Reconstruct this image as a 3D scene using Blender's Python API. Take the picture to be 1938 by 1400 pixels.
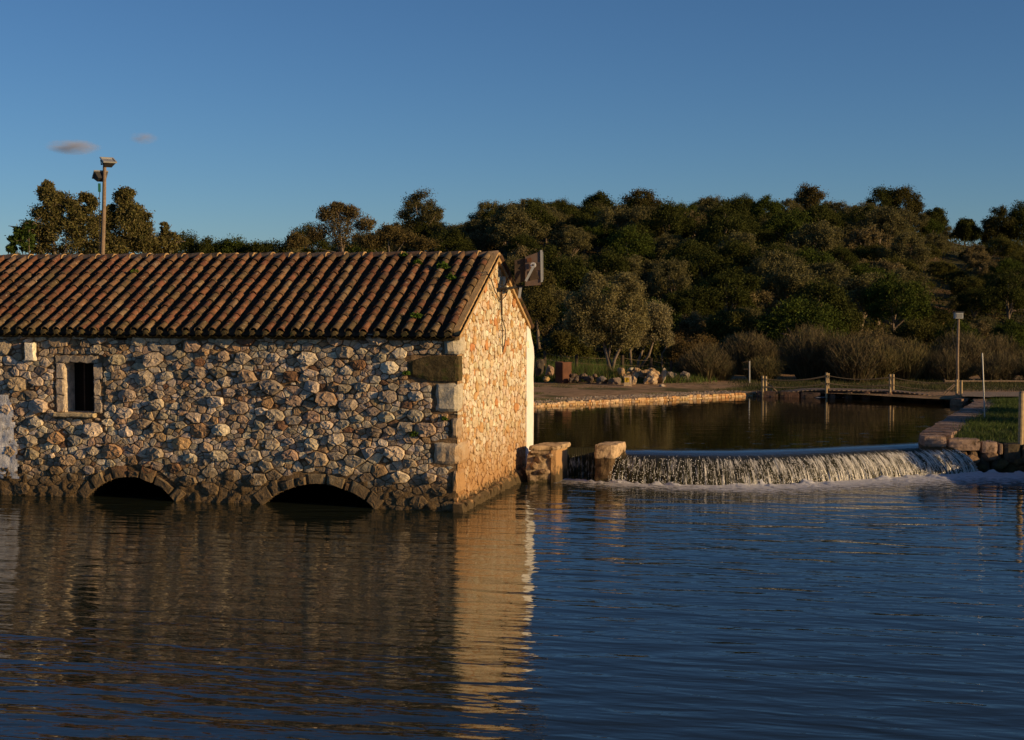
import bpy, math, random
import numpy as np
from mathutils import Vector, noise as mnoise
R = math.radians
for o in list(bpy.data.objects): bpy.data.objects.remove(o)
S = bpy.context.scene
COL = S.collection
# ---------------------------------------------------------------- camera, world, sun, exposure
H = 4.2; F = 2742.0; PITCH = math.atan(144/2742)
cam = bpy.data.cameras.new('camera'); co = bpy.data.objects.new('camera', cam); COL.objects.link(co)
co.location = (0, 0, H); co.rotation_euler = (math.pi/2 - PITCH, 0, 0)
cam.sensor_width = 36; cam.lens = 36*F/1938; cam.clip_end = 6000; cam.clip_start = .1
S.camera = co
SUN_AZ, SUN_EL = R(-26), R(12)        # azimuth measured from +X towards +Y
world = bpy.data.worlds.new('World'); S.world = world; world.use_nodes = True
wn = world.node_tree.nodes; wl = world.node_tree.links
bg = wn['Background']; sky = wn.new('ShaderNodeTexSky'); sky.sky_type = 'NISHITA'
sky.sun_disc = False; sky.sun_elevation = SUN_EL; sky.sun_rotation = math.pi/2 - SUN_AZ
sky.altitude = 50; sky.air_density = .82; sky.dust_density = 0.05; sky.ozone_density = 5.0
wl.new(sky.outputs[0], bg.inputs[0]); bg.inputs[1].default_value = 0.084
sun = bpy.data.lights.new('sun', 'SUN'); so = bpy.data.objects.new('sun', sun); COL.objects.link(so)
sun.energy = 4.8; sun.angle = R(.5); sun.color = (1, .68, .33)
sd = Vector((math.cos(SUN_AZ)*math.cos(SUN_EL), math.sin(SUN_AZ)*math.cos(SUN_EL), math.sin(SUN_EL)))
so.rotation_euler = sd.to_track_quat('Z', 'Y').to_euler()
vs = S.view_settings; vs.view_transform = 'Standard'; vs.look = 'None'; vs.exposure = 0; vs.gamma = 1
vs.use_curve_mapping = False
# ---------------------------------------------------------------- pixel helpers (photo pixels -> world, for laying out)
CP, SP = math.cos(PITCH), math.sin(PITCH)
def ray(px, py):
    a, b = (px-969)/F, (700-py)/F
    return Vector((a, CP + b*SP, -SP + b*CP))
def onz(px, py, z):
    d = ray(px, py); t = (z-H)/d.z
    return Vector((d.x*t, d.y*t, z))
def aty(px, py, Y):
    d = ray(px, py); t = Y/d.y
    return Vector((d.x*t, Y, H + d.z*t))
# ---------------------------------------------------------------- object helpers
def tag(o, label=None, cat=None, group=None, kind=None):
    if label: o['label'] = label
    if cat: o['category'] = cat
    if group: o['group'] = group
    if kind: o['kind'] = kind
    return o
def empty(name, loc, rz=0, **k):
    o = bpy.data.objects.new(name, None); COL.objects.link(o); o.location = loc
    o.rotation_euler = (0, 0, rz); o.empty_display_size = .3
    return tag(o, **k)
def rawmesh(name, V, Fc, mats, smooth=False, col=None, midx=None):
    me = bpy.data.meshes.new(name)
    V = np.asarray(V, dtype=np.float32)
    if isinstance(Fc, np.ndarray):
        n, k = Fc.shape
        me.vertices.add(len(V)); me.vertices.foreach_set('co', V.ravel())
        me.loops.add(n*k); me.loops.foreach_set('vertex_index', Fc.ravel().astype(np.int32))
        me.polygons.add(n); me.polygons.foreach_set('loop_start', np.arange(0, n*k, k, dtype=np.int32))
        me.polygons.foreach_set('loop_total', np.full(n, k, dtype=np.int32))
        me.update(calc_edges=True)
    else:
        me.from_pydata([tuple(map(float, v)) for v in V], [], [tuple(int(i) for i in f) for f in Fc])
    if smooth: me.polygons.foreach_set('use_smooth', np.ones(len(me.polygons), dtype=bool))
    for m in (mats if isinstance(mats, (list, tuple)) else [mats]): me.materials.append(m)
    if midx is not None: me.polygons.foreach_set('material_index', np.asarray(midx, dtype=np.int32))
    if col is not None:
        at = me.color_attributes.new('Col', 'FLOAT_COLOR', 'POINT')
        c = np.asarray(col, dtype=np.float32)
        if c.ndim == 1: c = np.tile(c, (len(V), 1))
        if c.shape[1] == 3: c = np.hstack([c, np.ones((len(c), 1), np.float32)])
        at.data.foreach_set('color', c.ravel().astype(np.float32))
    me.update()
    return me
def link(name, me, parent=None, loc=None, rot=None, **k):
    o = bpy.data.objects.new(name, me); COL.objects.link(o)
    if parent: o.parent = parent
    if loc is not None: o.location = loc
    if rot is not None: o.rotation_euler = rot
    return tag(o, **k)
class MB:
    def __init__(s): s.v, s.f, s.c = [], [], []
    def add(s, V, Fc, c=(1, 1, 1)):
        b = len(s.v); s.v += [tuple(v) for v in V]; s.f += [tuple(i+b for i in f) for f in Fc]
        s.c += [tuple(c)]*len(V)
    def box(s, c, d, rz=0, col=(1, 1, 1), jit=0, rng=random):
        cx, cy, cz = c; a, b, h = d[0]/2, d[1]/2, d[2]/2; V = []
        for x, y, z in ((-a,-b,-h),(a,-b,-h),(a,b,-h),(-a,b,-h),(-a,-b,h),(a,-b,h),(a,b,h),(-a,b,h)):
            x += rng.uniform(-jit, jit); y += rng.uniform(-jit, jit); z += rng.uniform(-jit, jit)
            V.append((cx+x*math.cos(rz)-y*math.sin(rz), cy+x*math.sin(rz)+y*math.cos(rz), cz+z))
        s.add(V, [(0,3,2,1),(4,5,6,7),(0,1,5,4),(1,2,6,5),(2,3,7,6),(3,0,4,7)], col)
    def tube(s, pts, rads, n=8, col=(1, 1, 1), cap=True):
        pts = [Vector(p) for p in pts]
        if not isinstance(rads, (list, tuple)): rads = [rads]*len(pts)
        V, Fc = [], []; up = None
        for i, p in enumerate(pts):
            t = (pts[min(i+1, len(pts)-1)] - pts[max(i-1, 0)]).normalized()
            if up is None: up = t.orthogonal().normalized()
            a = (up - t*up.dot(t))
            a = a.normalized() if a.length > 1e-6 else t.orthogonal().normalized()
            up = a; b = t.cross(a)
            for k in range(n):
                w = 2*math.pi*k/n
                V.append(p + (a*math.cos(w) + b*math.sin(w))*rads[i])
        for i in range(len(pts)-1):
            for k in range(n):
                k2 = (k+1) % n
                Fc.append((i*n+k, i*n+k2, (i+1)*n+k2, (i+1)*n+k))
        if cap:
            Fc.append(tuple(range(n))[::-1]); m = (len(pts)-1)*n; Fc.append(tuple(m+k for k in range(n)))
        s.add(V, Fc, col)
    def build(s, name, mat, parent=None, smooth=False, loc=None, **k):
        V = np.array(s.v)
        if loc is not None: V = V - np.array(loc)
        me = rawmesh(name, V, s.f, mat, smooth, np.array(s.c))
        return link(name, me, parent, loc, **k)
def fbm(x, y, z=0, o=4, sc=1.0):
    v = 0; a = 1
    for i in range(o):
        v += a*mnoise.noise(Vector((x*sc, y*sc, z*sc+i*7.3))); sc *= 2; a *= .5
    return v
# ---------------------------------------------------------------- materials
def mat(name, base=(.5,.5,.5), rough=.8, spec=.3, attr=False, var=.25, vscale=6, bump=.0, bscale=30,
        stain=None, metallic=0, transl=0, extra=None, bump2=None, emis=None):
    m = bpy.data.materials.new(name); m.use_nodes = True; nt = m.node_tree; n = nt.nodes; l = nt.links
    b = n['Principled BSDF']; b.inputs['Roughness'].default_value = rough
    b.inputs['Specular IOR Level'].default_value = spec; b.inputs['Metallic'].default_value = metallic
    geo = n.new('ShaderNodeNewGeometry')
    if attr:
        a = n.new('ShaderNodeVertexColor'); a.layer_name = 'Col'; c0 = a.outputs[0]
        mm = n.new('ShaderNodeMix'); mm.data_type = 'RGBA'; mm.blend_type = 'MULTIPLY'; mm.inputs[0].default_value = 1
        l.new(c0, mm.inputs[6]); mm.inputs[7].default_value = (*base, 1); cur = mm.outputs[2]
    else:
        rgb = n.new('ShaderNodeRGB'); rgb.outputs[0].default_value = (*base, 1); cur = rgb.outputs[0]
    if var:
        nz = n.new('ShaderNodeTexNoise'); nz.inputs['Scale'].default_value = vscale; nz.inputs['Detail'].default_value = 5
        nz.inputs['Roughness'].default_value = .65
        l.new(geo.outputs['Position'], nz.inputs['Vector'])
        mr = n.new('ShaderNodeMapRange'); mr.inputs[1].default_value = .3; mr.inputs[2].default_value = .7
        mr.inputs[3].default_value = 1-var; mr.inputs[4].default_value = 1+var
        l.new(nz.outputs[0], mr.inputs[0])
        mx = n.new('ShaderNodeMix'); mx.data_type = 'RGBA'; mx.blend_type = 'MULTIPLY'; mx.inputs[0].default_value = 1
        l.new(cur, mx.inputs[6]); l.new(mr.outputs[0], mx.inputs[7]); cur = mx.outputs[2]
    for st in (stain or []):     # (scale, lo, hi, colour[, zlo, zhi]) patches of another colour; with zlo/zhi only below a height
        nz = n.new('ShaderNodeTexNoise'); nz.inputs['Scale'].default_value = st[0]; nz.inputs['Detail'].default_value = 6
        nz.inputs['Roughness'].default_value = .6
        ad = n.new('ShaderNodeVectorMath'); ad.operation = 'ADD'; ad.inputs[1].default_value = (st[0]*3.1, 7.7, st[1]*50)
        l.new(geo.outputs['Position'], ad.inputs[0]); l.new(ad.outputs[0], nz.inputs['Vector'])
        fac = nz.outputs[0]
        if len(st) > 4:
            sx = n.new('ShaderNodeSeparateXYZ'); l.new(geo.outputs['Position'], sx.inputs[0])
            zr = n.new('ShaderNodeMapRange'); zr.inputs[1].default_value = st[4]; zr.inputs[2].default_value = st[5]
            zr.inputs[3].default_value = .45; zr.inputs[4].default_value = -.45
            l.new(sx.outputs[2], zr.inputs[0])
            aa = n.new('ShaderNodeMath'); aa.operation = 'ADD'; l.new(fac, aa.inputs[0]); l.new(zr.outputs[0], aa.inputs[1]); fac = aa.outputs[0]
        mr = n.new('ShaderNodeMapRange'); mr.inputs[1].default_value = st[1]; mr.inputs[2].default_value = st[2]
        l.new(fac, mr.inputs[0])
        mx = n.new('ShaderNodeMix'); mx.data_type = 'RGBA'; l.new(mr.outputs[0], mx.inputs[0])
        l.new(cur, mx.inputs[6]); mx.inputs[7].default_value = (*st[3], 1); cur = mx.outputs[2]
    l.new(cur, b.inputs['Base Color'])
    if bump:
        nz = n.new('ShaderNodeTexNoise'); nz.inputs['Scale'].default_value = bscale; nz.inputs['Detail'].default_value = 6
        nz.inputs['Roughness'].default_value = .7
        l.new(geo.outputs['Position'], nz.inputs['Vector'])
        bp = n.new('ShaderNodeBump'); bp.inputs['Strength'].default_value = 1; bp.inputs['Distance'].default_value = bump
        l.new(nz.outputs[0], bp.inputs['Height']); l.new(bp.outputs[0], b.inputs['Normal'])
    if transl:
        t = n.new('ShaderNodeBsdfTranslucent'); l.new(cur, t.inputs[0]); ms = n.new('ShaderNodeMixShader')
        ms.inputs[0].default_value = transl; l.new(b.outputs[0], ms.inputs[1]); l.new(t.outputs[0], ms.inputs[2])
        l.new(ms.outputs[0], n['Material Output'].inputs[0])
    return m
DIRT = (.055, .036, .018); MOSS = (.045, .05, .018)
M = {}
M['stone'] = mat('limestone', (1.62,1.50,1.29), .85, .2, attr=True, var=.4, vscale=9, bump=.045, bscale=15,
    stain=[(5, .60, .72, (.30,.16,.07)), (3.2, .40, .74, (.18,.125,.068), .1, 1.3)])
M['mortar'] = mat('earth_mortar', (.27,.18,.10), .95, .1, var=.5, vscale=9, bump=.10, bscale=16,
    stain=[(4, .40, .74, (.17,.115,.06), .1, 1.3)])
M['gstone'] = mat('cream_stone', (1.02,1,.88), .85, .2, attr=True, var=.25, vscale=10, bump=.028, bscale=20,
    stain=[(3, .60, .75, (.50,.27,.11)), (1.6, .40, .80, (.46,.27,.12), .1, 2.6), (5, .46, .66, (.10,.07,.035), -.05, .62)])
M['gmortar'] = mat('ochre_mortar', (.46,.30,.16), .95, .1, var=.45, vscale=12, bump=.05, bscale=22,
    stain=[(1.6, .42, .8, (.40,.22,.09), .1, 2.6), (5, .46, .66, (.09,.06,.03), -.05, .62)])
M['verge'] = mat('verge_render', (.48,.31,.14), .9, .15, var=.25, vscale=5, bump=.012, bscale=25)
M['white'] = mat('whitewash', (.85,.82,.75), .8, .2, var=.08, vscale=4, bump=.006, bscale=15, stain=[(6,.62,.75,(.5,.42,.32))])
M['plaster'] = mat('flaking_plaster', (.72,.70,.68), .9, .15, var=.35, vscale=7, bump=.03, bscale=22, stain=[(6,.58,.68,(.2,.14,.09))])
M['tile'] = mat('clay_tile', (.72,.66,.66), .88, .15, attr=True, var=.4, vscale=9, bump=.006, bscale=35,
    stain=[(6, .52, .64, (.085,.06,.035)), (20, .60, .68, (.33,.28,.20)), (2.2, .56, .70, (.10,.075,.04))])
M['channel'] = mat('mossy_channel_tile', (.085,.05,.03), .95, .1, var=.5, vscale=6, bump=.01, bscale=30, stain=[(5,.55,.65,(.04,.04,.018))])
M['dark'] = mat('dark_interior', (.012,.010,.008), .9, .1, var=0)  # near-black colour holds the shade inside the arches, window and socket
M['moss'] = mat('moss_stone', (.10,.075,.035), .95, .1, var=.5, vscale=9, bump=.03, bscale=20, stain=[(5,.55,.68,(.06,.07,.02))])
M['rust'] = mat('corten_steel', (.12,.048,.024), .8, .3, var=.3, vscale=5, bump=.002, bscale=40)
M['metal'] = mat('galvanised', (.42,.42,.40), .5, .5, var=.12, vscale=12, metallic=.3)
M['black'] = mat('black_metal', (.03,.028,.026), .6, .4, var=.2)
M['bronze'] = mat('brown_housing', (.13,.085,.06), .5, .5, var=.2, vscale=8)
M['plastic'] = mat('white_plastic', (.72,.7,.66), .5, .4, var=.05)
M['lens'] = mat('lamp_glass', (.25,.25,.24), .12, .8, var=0)
M['green'] = mat('green_enamel', (.03,.16,.10), .5, .4, var=.1)
M['wood'] = mat('weathered_wood', (.25,.18,.12), .85, .2, var=.3, vscale=14, bump=.006, bscale=40)
M['post'] = mat('peeled_post', (.42,.31,.17), .8, .2, var=.25, vscale=14, bump=.004, bscale=40)
M['darkwood'] = mat('dark_wood', (.07,.05,.035), .9, .2, var=.3, vscale=14)
M['rope'] = mat('hemp_rope', (.20,.15,.09), .9, .1, var=.2, vscale=30)
M['bark'] = mat('olive_bark', (.22,.17,.125), .9, .1, var=.35, vscale=9, bump=.02, bscale=25)
M['leaf'] = mat('foliage', (1.16,1.06,.80), .9, .06, attr=True, var=.35, vscale=1.2, transl=.25)
M['grass'] = mat('grass_blade', (1,1,1), .7, .2, attr=True, var=.3, vscale=1.5, transl=.3)
M['twig'] = mat('bare_twig', (1,1,1), .85, .1, attr=True, var=.3, vscale=1.5)
M['bed'] = mat('riverbed_mud', (.05,.038,.022), .95, .1, var=.3, vscale=1)
M['earth'] = mat('bank_earth', (.36,.23,.125), .95, .1, var=.35, vscale=2.2, bump=.05, bscale=9,
    stain=[(.45, .50, .60, (.12,.105,.04)), (11, .62, .70, (.36,.29,.2))])
M['hill'] = mat('hill_scrub_soil', (.085,.078,.032), .95, .1, var=.45, vscale=.8, bump=.2, bscale=3,
    stain=[(.22, .5, .62, (.15,.09,.04))])
M['lawn'] = mat('lawn_turf', (.05,.065,.02), .95, .1, var=.4, vscale=3, bump=.06, bscale=10, stain=[(.9,.58,.68,(.14,.1,.055))])
M['path'] = mat('gravel_path', (.30,.23,.16), .95, .1, var=.25, vscale=10, bump=.01, bscale=40)
M['paint'] = mat('yellow_paint', (.75,.50,.05), .7, .3, var=.1)
# water: dark body, mirror-like, ripples as relief in metres
def water(name, layers, base, foam=False, rough=.015):
    m = bpy.data.materials.new(name); m.use_nodes = True; nt = m.node_tree; n = nt.nodes; l = nt.links
    b = n['Principled BSDF']; b.inputs['Base Color'].default_value = (*base, 1)
    b.inputs['Roughness'].default_value = rough; b.inputs['IOR'].default_value = 1.33
    geo = n.new('ShaderNodeNewGeometry'); acc = None
    for (wl_, cl, rot, amp, det, off) in layers:   # wavelength, crest length, rotation, amplitude
        mp = n.new('ShaderNodeMapping'); mp.vector_type = 'TEXTURE'
        mp.inputs['Rotation'].default_value = (0, 0, R(rot)); mp.inputs['Scale'].default_value = (cl, wl_, 1)
        mp.inputs['Location'].default_value = (off, off*1.7, 0)
        l.new(geo.outputs['Position'], mp.inputs['Vector'])
        nz = n.new('ShaderNodeTexNoise'); nz.inputs['Scale'].default_value = 1; nz.inputs['Detail'].default_value = det
        nz.inputs['Roughness'].default_value = .45; nz.inputs['Distortion'].default_value = .35
        l.new(mp.outputs[0], nz.inputs['Vector'])
        mu = n.new('ShaderNodeMath'); mu.operation = 'MULTIPLY'; mu.inputs[1].default_value = amp
        l.new(nz.outputs[0], mu.inputs[0])
        if acc is None: acc = mu.outputs[0]
        else:
            ad = n.new('ShaderNodeMath'); ad.operation = 'ADD'; l.new(acc, ad.inputs[0]); l.new(mu.outputs[0], ad.inputs[1]); acc = ad.outputs[0]
    bp = n.new('ShaderNodeBump'); bp.inputs['Strength'].default_value = 1; bp.inputs['Distance'].default_value = 1
    l.new(acc, bp.inputs['Height']); l.new(bp.outputs[0], b.inputs['Normal'])
    return m
M['lower_water'] = water('lower_pool_water', [(.55, 2.0, -11, .030, 1, 3), (.20, .65, -14, .0115, 1, 11), (.075, .22, -6, .0027, 2, 23)], (.018,.023,.015), rough=.0)
M['upper_water'] = water('upper_pool_water', [(.30, 1.4, -2, .005, 1, 5), (.10, .4, 3, .0016, 2, 17)], (.016,.012,.005))

# ---------------------------------------------------------------- levels and key plan points
ZU = .64          # upper pool level
ZB = .82          # bank top level
C0 = onz(866, 968, 0)
THETA = math.atan2(-.242, .970)
WB = 5.78         # gable width
ZE = 3.47         # wall height at eaves
ZR = 4.98         # ridge
LB = 14.5         # length of building built to the left
bankA = onz(1012, 770, ZU); bankB = onz(1438, 748, ZU)
bd = (bankB-bankA); bslope = bd.y/bd.x
K = onz(1748, 828, ZB); W1 = onz(1843, 762, ZB)      # right bank wall corner, far end
FE = aty(1900, 840, 33.95)                               # front end of right bank wall
ridge_px = [(-900,4.6),(0,5.0),(500,5.2),(600,5.6),(850,8.1),(1000,9.0),(1500,9.5),(1700,9.2),(1850,7.9),(1938,8.2),(2600,8.2),(4000,8)]
def lerp_tab(t, x):
    if x <= t[0][0]: return t[0][1]
    for (a, va), (b, vb) in zip(t, t[1:]):
        if x <= b: return va + (vb-va)*(x-a)/(b-a)
    return t[-1][1]
def ground_z(x, y):
    z = ZB + .05*fbm(x, y, 3, 2, .25)
    if x < bankB.x+1 and y < 56:
        t = max(0, y - bankA.y - (x-bankA.x)*bslope); z -= .07*max(0, 1-t/3)*min(1, bankB.x+1-x)
    if y > 56:
        px = 969 + F*x/y
        rz = lerp_tab(ridge_px, px)
        t = min(1, (y-60)/60) if y > 60 else 0
        s = t*t*(3-2*t)*.65 + t*.35
        z += (rz-ZB)*s + .5*fbm(x, y, 9, 3, .07)*min(1, max(0, (y-58)/12))
        if y > 122: z -= (y-122)*.06
    return z
# ---------------------------------------------------------------- ground and water
def strip_sheet(name, cols, mt, **k):
    V, Fc = [], []; n = len(cols[0])
    for c in cols: V += c
    for i in range(len(cols)-1):
        for j in range(n-1):
            a = i*n+j; Fc.append((a, a+n, a+n+1, a+1))
    me = rawmesh(name, V, np.array(Fc), mt, True)
    if me.polygons[0].normal.z < 0: me.flip_normals()
    return link(name, me, **k)
s_ = 3000
link('riverbed', rawmesh('riverbed', [(-s_,-s_,-1.3),(s_,-s_,-1.3),(s_,s_,-1.3),(-s_,s_,-1.3)], [(0,1,2,3)], M['bed']), kind='structure')
def land_start(x):
    if x <= bankB.x: return bankA.y + (x-bankA.x)*bslope + .02
    e = onz(1822, 757, ZB)
    if x <= e.x: return bankB.y + (e.y-bankB.y)*(x-bankB.x)/(e.x-bankB.x) + .4
    return e.y + .4 - min(3, (x-e.x)*.9)
cols = []
ys_t = [0, .15, .4, .8, 1.3, 2, 2.8, 3.8, 5, 6.5, 8, 10] + list(np.linspace(12, 80, 46)) + [90, 110, 140, 200, 300]
for x in np.concatenate([np.arange(-70, -12, 2.), np.arange(-12, 30, .7), np.arange(30, 90, 2.)]):
    y0 = land_start(x); c = []
    for t in ys_t:
        y = y0+t; c.append((x, y, ground_z(x, y)))
    cols.append(c)
strip_sheet('bank_ground', cols, [M['earth']], kind='structure')
# repaint: hill part of the same sheet gets the scrub soil material
gme = bpy.data.objects['bank_ground'].data; gme.materials.append(M['hill'])
for p in gme.polygons:
    if p.center.y > 60: p.material_index = 1
# right bank lawn
def lawn_z(x, y): return ZB - .20*min(1, max(0, (x-K.x-.1)/1.7))*max(0, min(1, 1-(y-34.2)/1.6))
def wall_x(y):
    if y < K.y: return K.x + min(1, (K.y-y)/(K.y-FE.y))*.3
    return K.x + (y-K.y)*(W1.x-K.x)/(W1.y-K.y)
cols = []
for y in [FE.y+.25, K.y+.3] + list(np.arange(K.y+.6, W1.y+3.4, .5)):
    x0 = wall_x(min(y, W1.y)) + (0 if y <= W1.y else (y-W1.y)*.2); c = []
    for t in [0, .3, .6, 1, 1.5, 2.1, 2.8, 3.6, 5, 7, 10, 14, 20, 30]:
        c.append((x0+t, y, lawn_z(x0+t, y) + (.03*fbm(x0+t, y, 5, 3, .9)+.04 if t > .35 else 0)))
    cols.append(c)
strip_sheet('lawn_ground', cols, M['lawn'], kind='structure')
cols = []
for x in list(np.arange(12.75, 15, .4))+list(np.arange(15, 45, 1.5)):
    cols.append([(x, y, .62+.05*fbm(x, y, 3, 3, .8)+.03*min(4, x-12.7)) for y in np.arange(20, 34.7, .6)])
strip_sheet('near_bank_ground', cols, M['lawn'], kind='structure')
# gravel path on the lawn beyond
P = [onz(1822,757,ZB), onz(1960,758,ZB), onz(1960,747,ZB), onz(1822,748,ZB)]
V = []; 
for i in range(13):
    a = P[0].lerp(P[1], i/12); b = P[3].lerp(P[2], i/12)
    for j in range(5):
        p = a.lerp(b, j/4); V.append((p.x + (6*(i/12) if i > 6 else 0), p.y+.15*math.sin(i*1.3+j), ZB+.115))
Fc = [(i*5+j, (i+1)*5+j, (i+1)*5+j+1, i*5+j+1) for i in range(12) for j in range(4)]
link('gravel_path', rawmesh('gravel_path', V, Fc, M['path'], True), kind='structure')
# pools
weirL = onz(1140, 852, ZU)
def quad_sheet(name, pts, z, mt):
    return link(name, rawmesh(name, [(p[0], p[1], z) for p in pts], [tuple(range(len(pts)))], mt), kind='structure')
quad_sheet('lower_pool', [(-60,-30),(60,-30),(60,33.9),(-60,33.9)], 0, M['lower_water'])

# ---------------------------------------------------------------- weir
lip = [(1040,849,.60),(1165,858,.60),(1300,861,.60),(1440,860,.60),(1560,856,.60),(1660,851,.60),(1740,847,.60),(1800,846,.60)]
base = [(1040,913),(1150,914),(1250,918),(1400,920),(1500,917),(1600,911),(1700,904),(1790,899),(1852,897)]
LIP = [onz(px, py, z) for px, py, z in lip[1:]]; BASE = [onz(px, py, 0) for px, py in base[1:]]
def sample(pts, t):
    d = [0]
    for a, b in zip(pts, pts[1:]): d.append(d[-1]+(b-a).length)
    s = t*d[-1]
    for i in range(len(pts)-1):
        if s <= d[i+1] or i == len(pts)-2:
            f = (s-d[i])/(d[i+1]-d[i])
            p0 = pts[max(i-1,0)]; p1 = pts[i]; p2 = pts[i+1]; p3 = pts[min(i+2, len(pts)-1)]
            return .5*((2*p1) + (p2-p0)*f + (2*p0-5*p1+4*p2-p3)*f*f + (3*p1-p0-3*p2+p3)*f**3)
def weir_pt(s, t, off=0):
    L = sample(LIP, s); B = sample(BASE, s); back = Vector((L.x, L.y+.75, ZU-.002))
    if s > .9: back.x -= (s-.9)*4
    if t < .3:
        k = t/.3; p = back.lerp(L, k); p.z = ZU-.002 - .04*k*k*k
    else:
        k = (t-.3)/.7; p = L.lerp(B, k**1.0)
        p.z = (ZU-.042)*(1-k**1.35) - .02*k
        q = 1-(1-k)**1.7
        p.x = L.x+(B.x-L.x)*q; p.y = L.y+(B.y-L.y)*q
    return p
V, Fc = [], []; NS, NT = 760, 44
for i in range(NS+1):
    s = i/NS
    for j in range(NT+1):
        t = j/NT; p = weir_pt(s, t)
        k = max(0, (t-.27)/.73); e = max(0, (t-.12)/.3) if t < .42 else 1
        xx = s*110
        r = .020*mnoise.noise(Vector((xx*.7, t*.5, 0))) + .018*mnoise.noise(Vector((xx*2.1, t*1.1, 5))) + .011*mnoise.noise(Vector((xx*4.6, t*4, 9)))
        r2 = .006*mnoise.noise(Vector((s*35, t*22, 3)))*min(1, e)
        p.y -= (r*(.3+k*1.3))*min(1, k*4) ; p.z += r2*(1-k) + r*.15*k*4*(t<.98)
        V.append(tuple(p))
for i in range(NS):
    for j in range(NT):
        a = i*(NT+1)+j; Fc.append((a, a+1, a+NT+2, a+NT+1))
wm = bpy.data.materials.new('falling_water'); wm.use_nodes = True
def falling_nodes(m):
    nt = m.node_tree; n = nt.nodes; l = nt.links; b = n['Principled BSDF']
    b.inputs['Roughness'].default_value = .12; b.inputs['IOR'].default_value = 1.33
    a = n.new('ShaderNodeVertexColor'); a.layer_name = 'Col'
    sp = n.new('ShaderNodeSeparateColor'); l.new(a.outputs[0], sp.inputs[0])
    cb = n.new('ShaderNodeCombineXYZ')
    for idx, sc in ((0, 150), (1, 2.6)):
        mu = n.new('ShaderNodeMath'); mu.operation = 'MULTIPLY'; mu.inputs[1].default_value = sc
        l.new(sp.outputs[idx], mu.inputs[0]); l.new(mu.outputs[0], cb.inputs[idx])
    nz = n.new('ShaderNodeTexNoise'); nz.inputs['Scale'].default_value = 1.; nz.inputs['Detail'].default_value = 5; nz.inputs['Roughness'].default_value = .7
    l.new(cb.outputs[0], nz.inputs['Vector'])
    ad = n.new('ShaderNodeMath'); ad.operation = 'MULTIPLY_ADD'; ad.inputs[1].default_value = .26
    l.new(sp.outputs[2], ad.inputs[0]); l.new(nz.outputs[0], ad.inputs[2])
    mr = n.new('ShaderNodeMapRange'); mr.inputs[1].default_value = .70; mr.inputs[2].default_value = .84; mr.inputs[4].default_value = .85
    l.new(ad.outputs[0], mr.inputs[0])
    mx = n.new('ShaderNodeMix'); mx.data_type = 'RGBA'; l.new(mr.outputs[0], mx.inputs[0])
    mx.inputs[6].default_value = (.030,.028,.010,1); mx.inputs[7].default_value = (.78,.75,.68,1)
    l.new(mx.outputs[2], b.inputs['Base Color'])
    cb2 = n.new('ShaderNodeCombineXYZ')
    for idx, sc in ((0, 420), (1, 40)):
        mu = n.new('ShaderNodeMath'); mu.operation = 'MULTIPLY'; mu.inputs[1].default_value = sc
        l.new(sp.outputs[idx], mu.inputs[0]); l.new(mu.outputs[0], cb2.inputs[idx])
    n2 = n.new('ShaderNodeTexNoise'); n2.inputs['Scale'].default_value = 1; n2.inputs['Detail'].default_value = 3
    l.new(cb2.outputs[0], n2.inputs['Vector'])
    mb = n.new('ShaderNodeMath'); mb.operation = 'MULTIPLY'; l.new(n2.outputs[0], mb.inputs[0]); l.new(sp.outputs[2], mb.inputs[1])
    bp = n.new('ShaderNodeBump'); bp.inputs['Strength'].default_value = 1; bp.inputs['Distance'].default_value = .03
    l.new(mb.outputs[0], bp.inputs['Height']); l.new(bp.outputs[0], b.inputs['Normal'])
falling_nodes(wm)
cc = np.zeros((len(V), 3)); ss = np.repeat(np.linspace(0,1,NS+1), NT+1); tt = np.tile(np.linspace(0,1,NT+1), NS+1)
cc[:,0] = ss; cc[:,1] = tt; cc[:,2] = np.clip((tt-.26)/.22, 0, 1)*(.55+.45*np.clip(ss*1.6, 0, 1))
link('weir_cascade', rawmesh('weir_cascade', V, np.array(Fc), wm, True, cc), kind='stuff',
     label='thin sheet of water falling over the curved weir into the lower pool', cat='waterfall')
# strands of broken water in front of the sheet
rng = random.Random(5); mb = MB()
for i in range(520):
    s = rng.random(); t0 = rng.uniform(.33, .9); t1 = min(1, t0+rng.uniform(.03, .12)); w = rng.uniform(.0015, .0036)
    pts = []
    for k in range(4):
        p = weir_pt(s+rng.uniform(-.0004,.0004), t0+(t1-t0)*k/3); p.y -= rng.uniform(.015, .045); p.z += .01
        pts.append(p)
    V = []
    for k, p in enumerate(pts):
        ww = w*(1 if k in (1,2) else .35); V += [(p.x-ww, p.y, p.z), (p.x+ww, p.y-.3*ww, p.z)]
    mb.add(V, [(0,1,3,2),(2,3,5,4),(4,5,7,6)], (.88,.86,.80))
for i in range(2600):  # white drops painted bright for the sun's sparkle on the water
    s = rng.random(); t = 1-rng.random()**1.3*.56; p = weir_pt(s, t); q = rng.uniform(.0035, .0085)
    p.y -= rng.uniform(.03, .07); p.z += .02
    mb.add([p+Vector((-q,0,0)), p+Vector((0,-q,-q)), p+Vector((q,0,0)), p+Vector((0,-.2*q,q*1.6))], [(0,1,2,3)], (.95,.92,.86))
M['spray'] = mat('water_spray', (1,1,1), .25, .6, attr=True, var=0)
mb.build('weir_strands', M['spray'], kind='stuff', label='broken strands of water and bright drops painted as sparkle on the weir face', cat='water strands')
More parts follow.
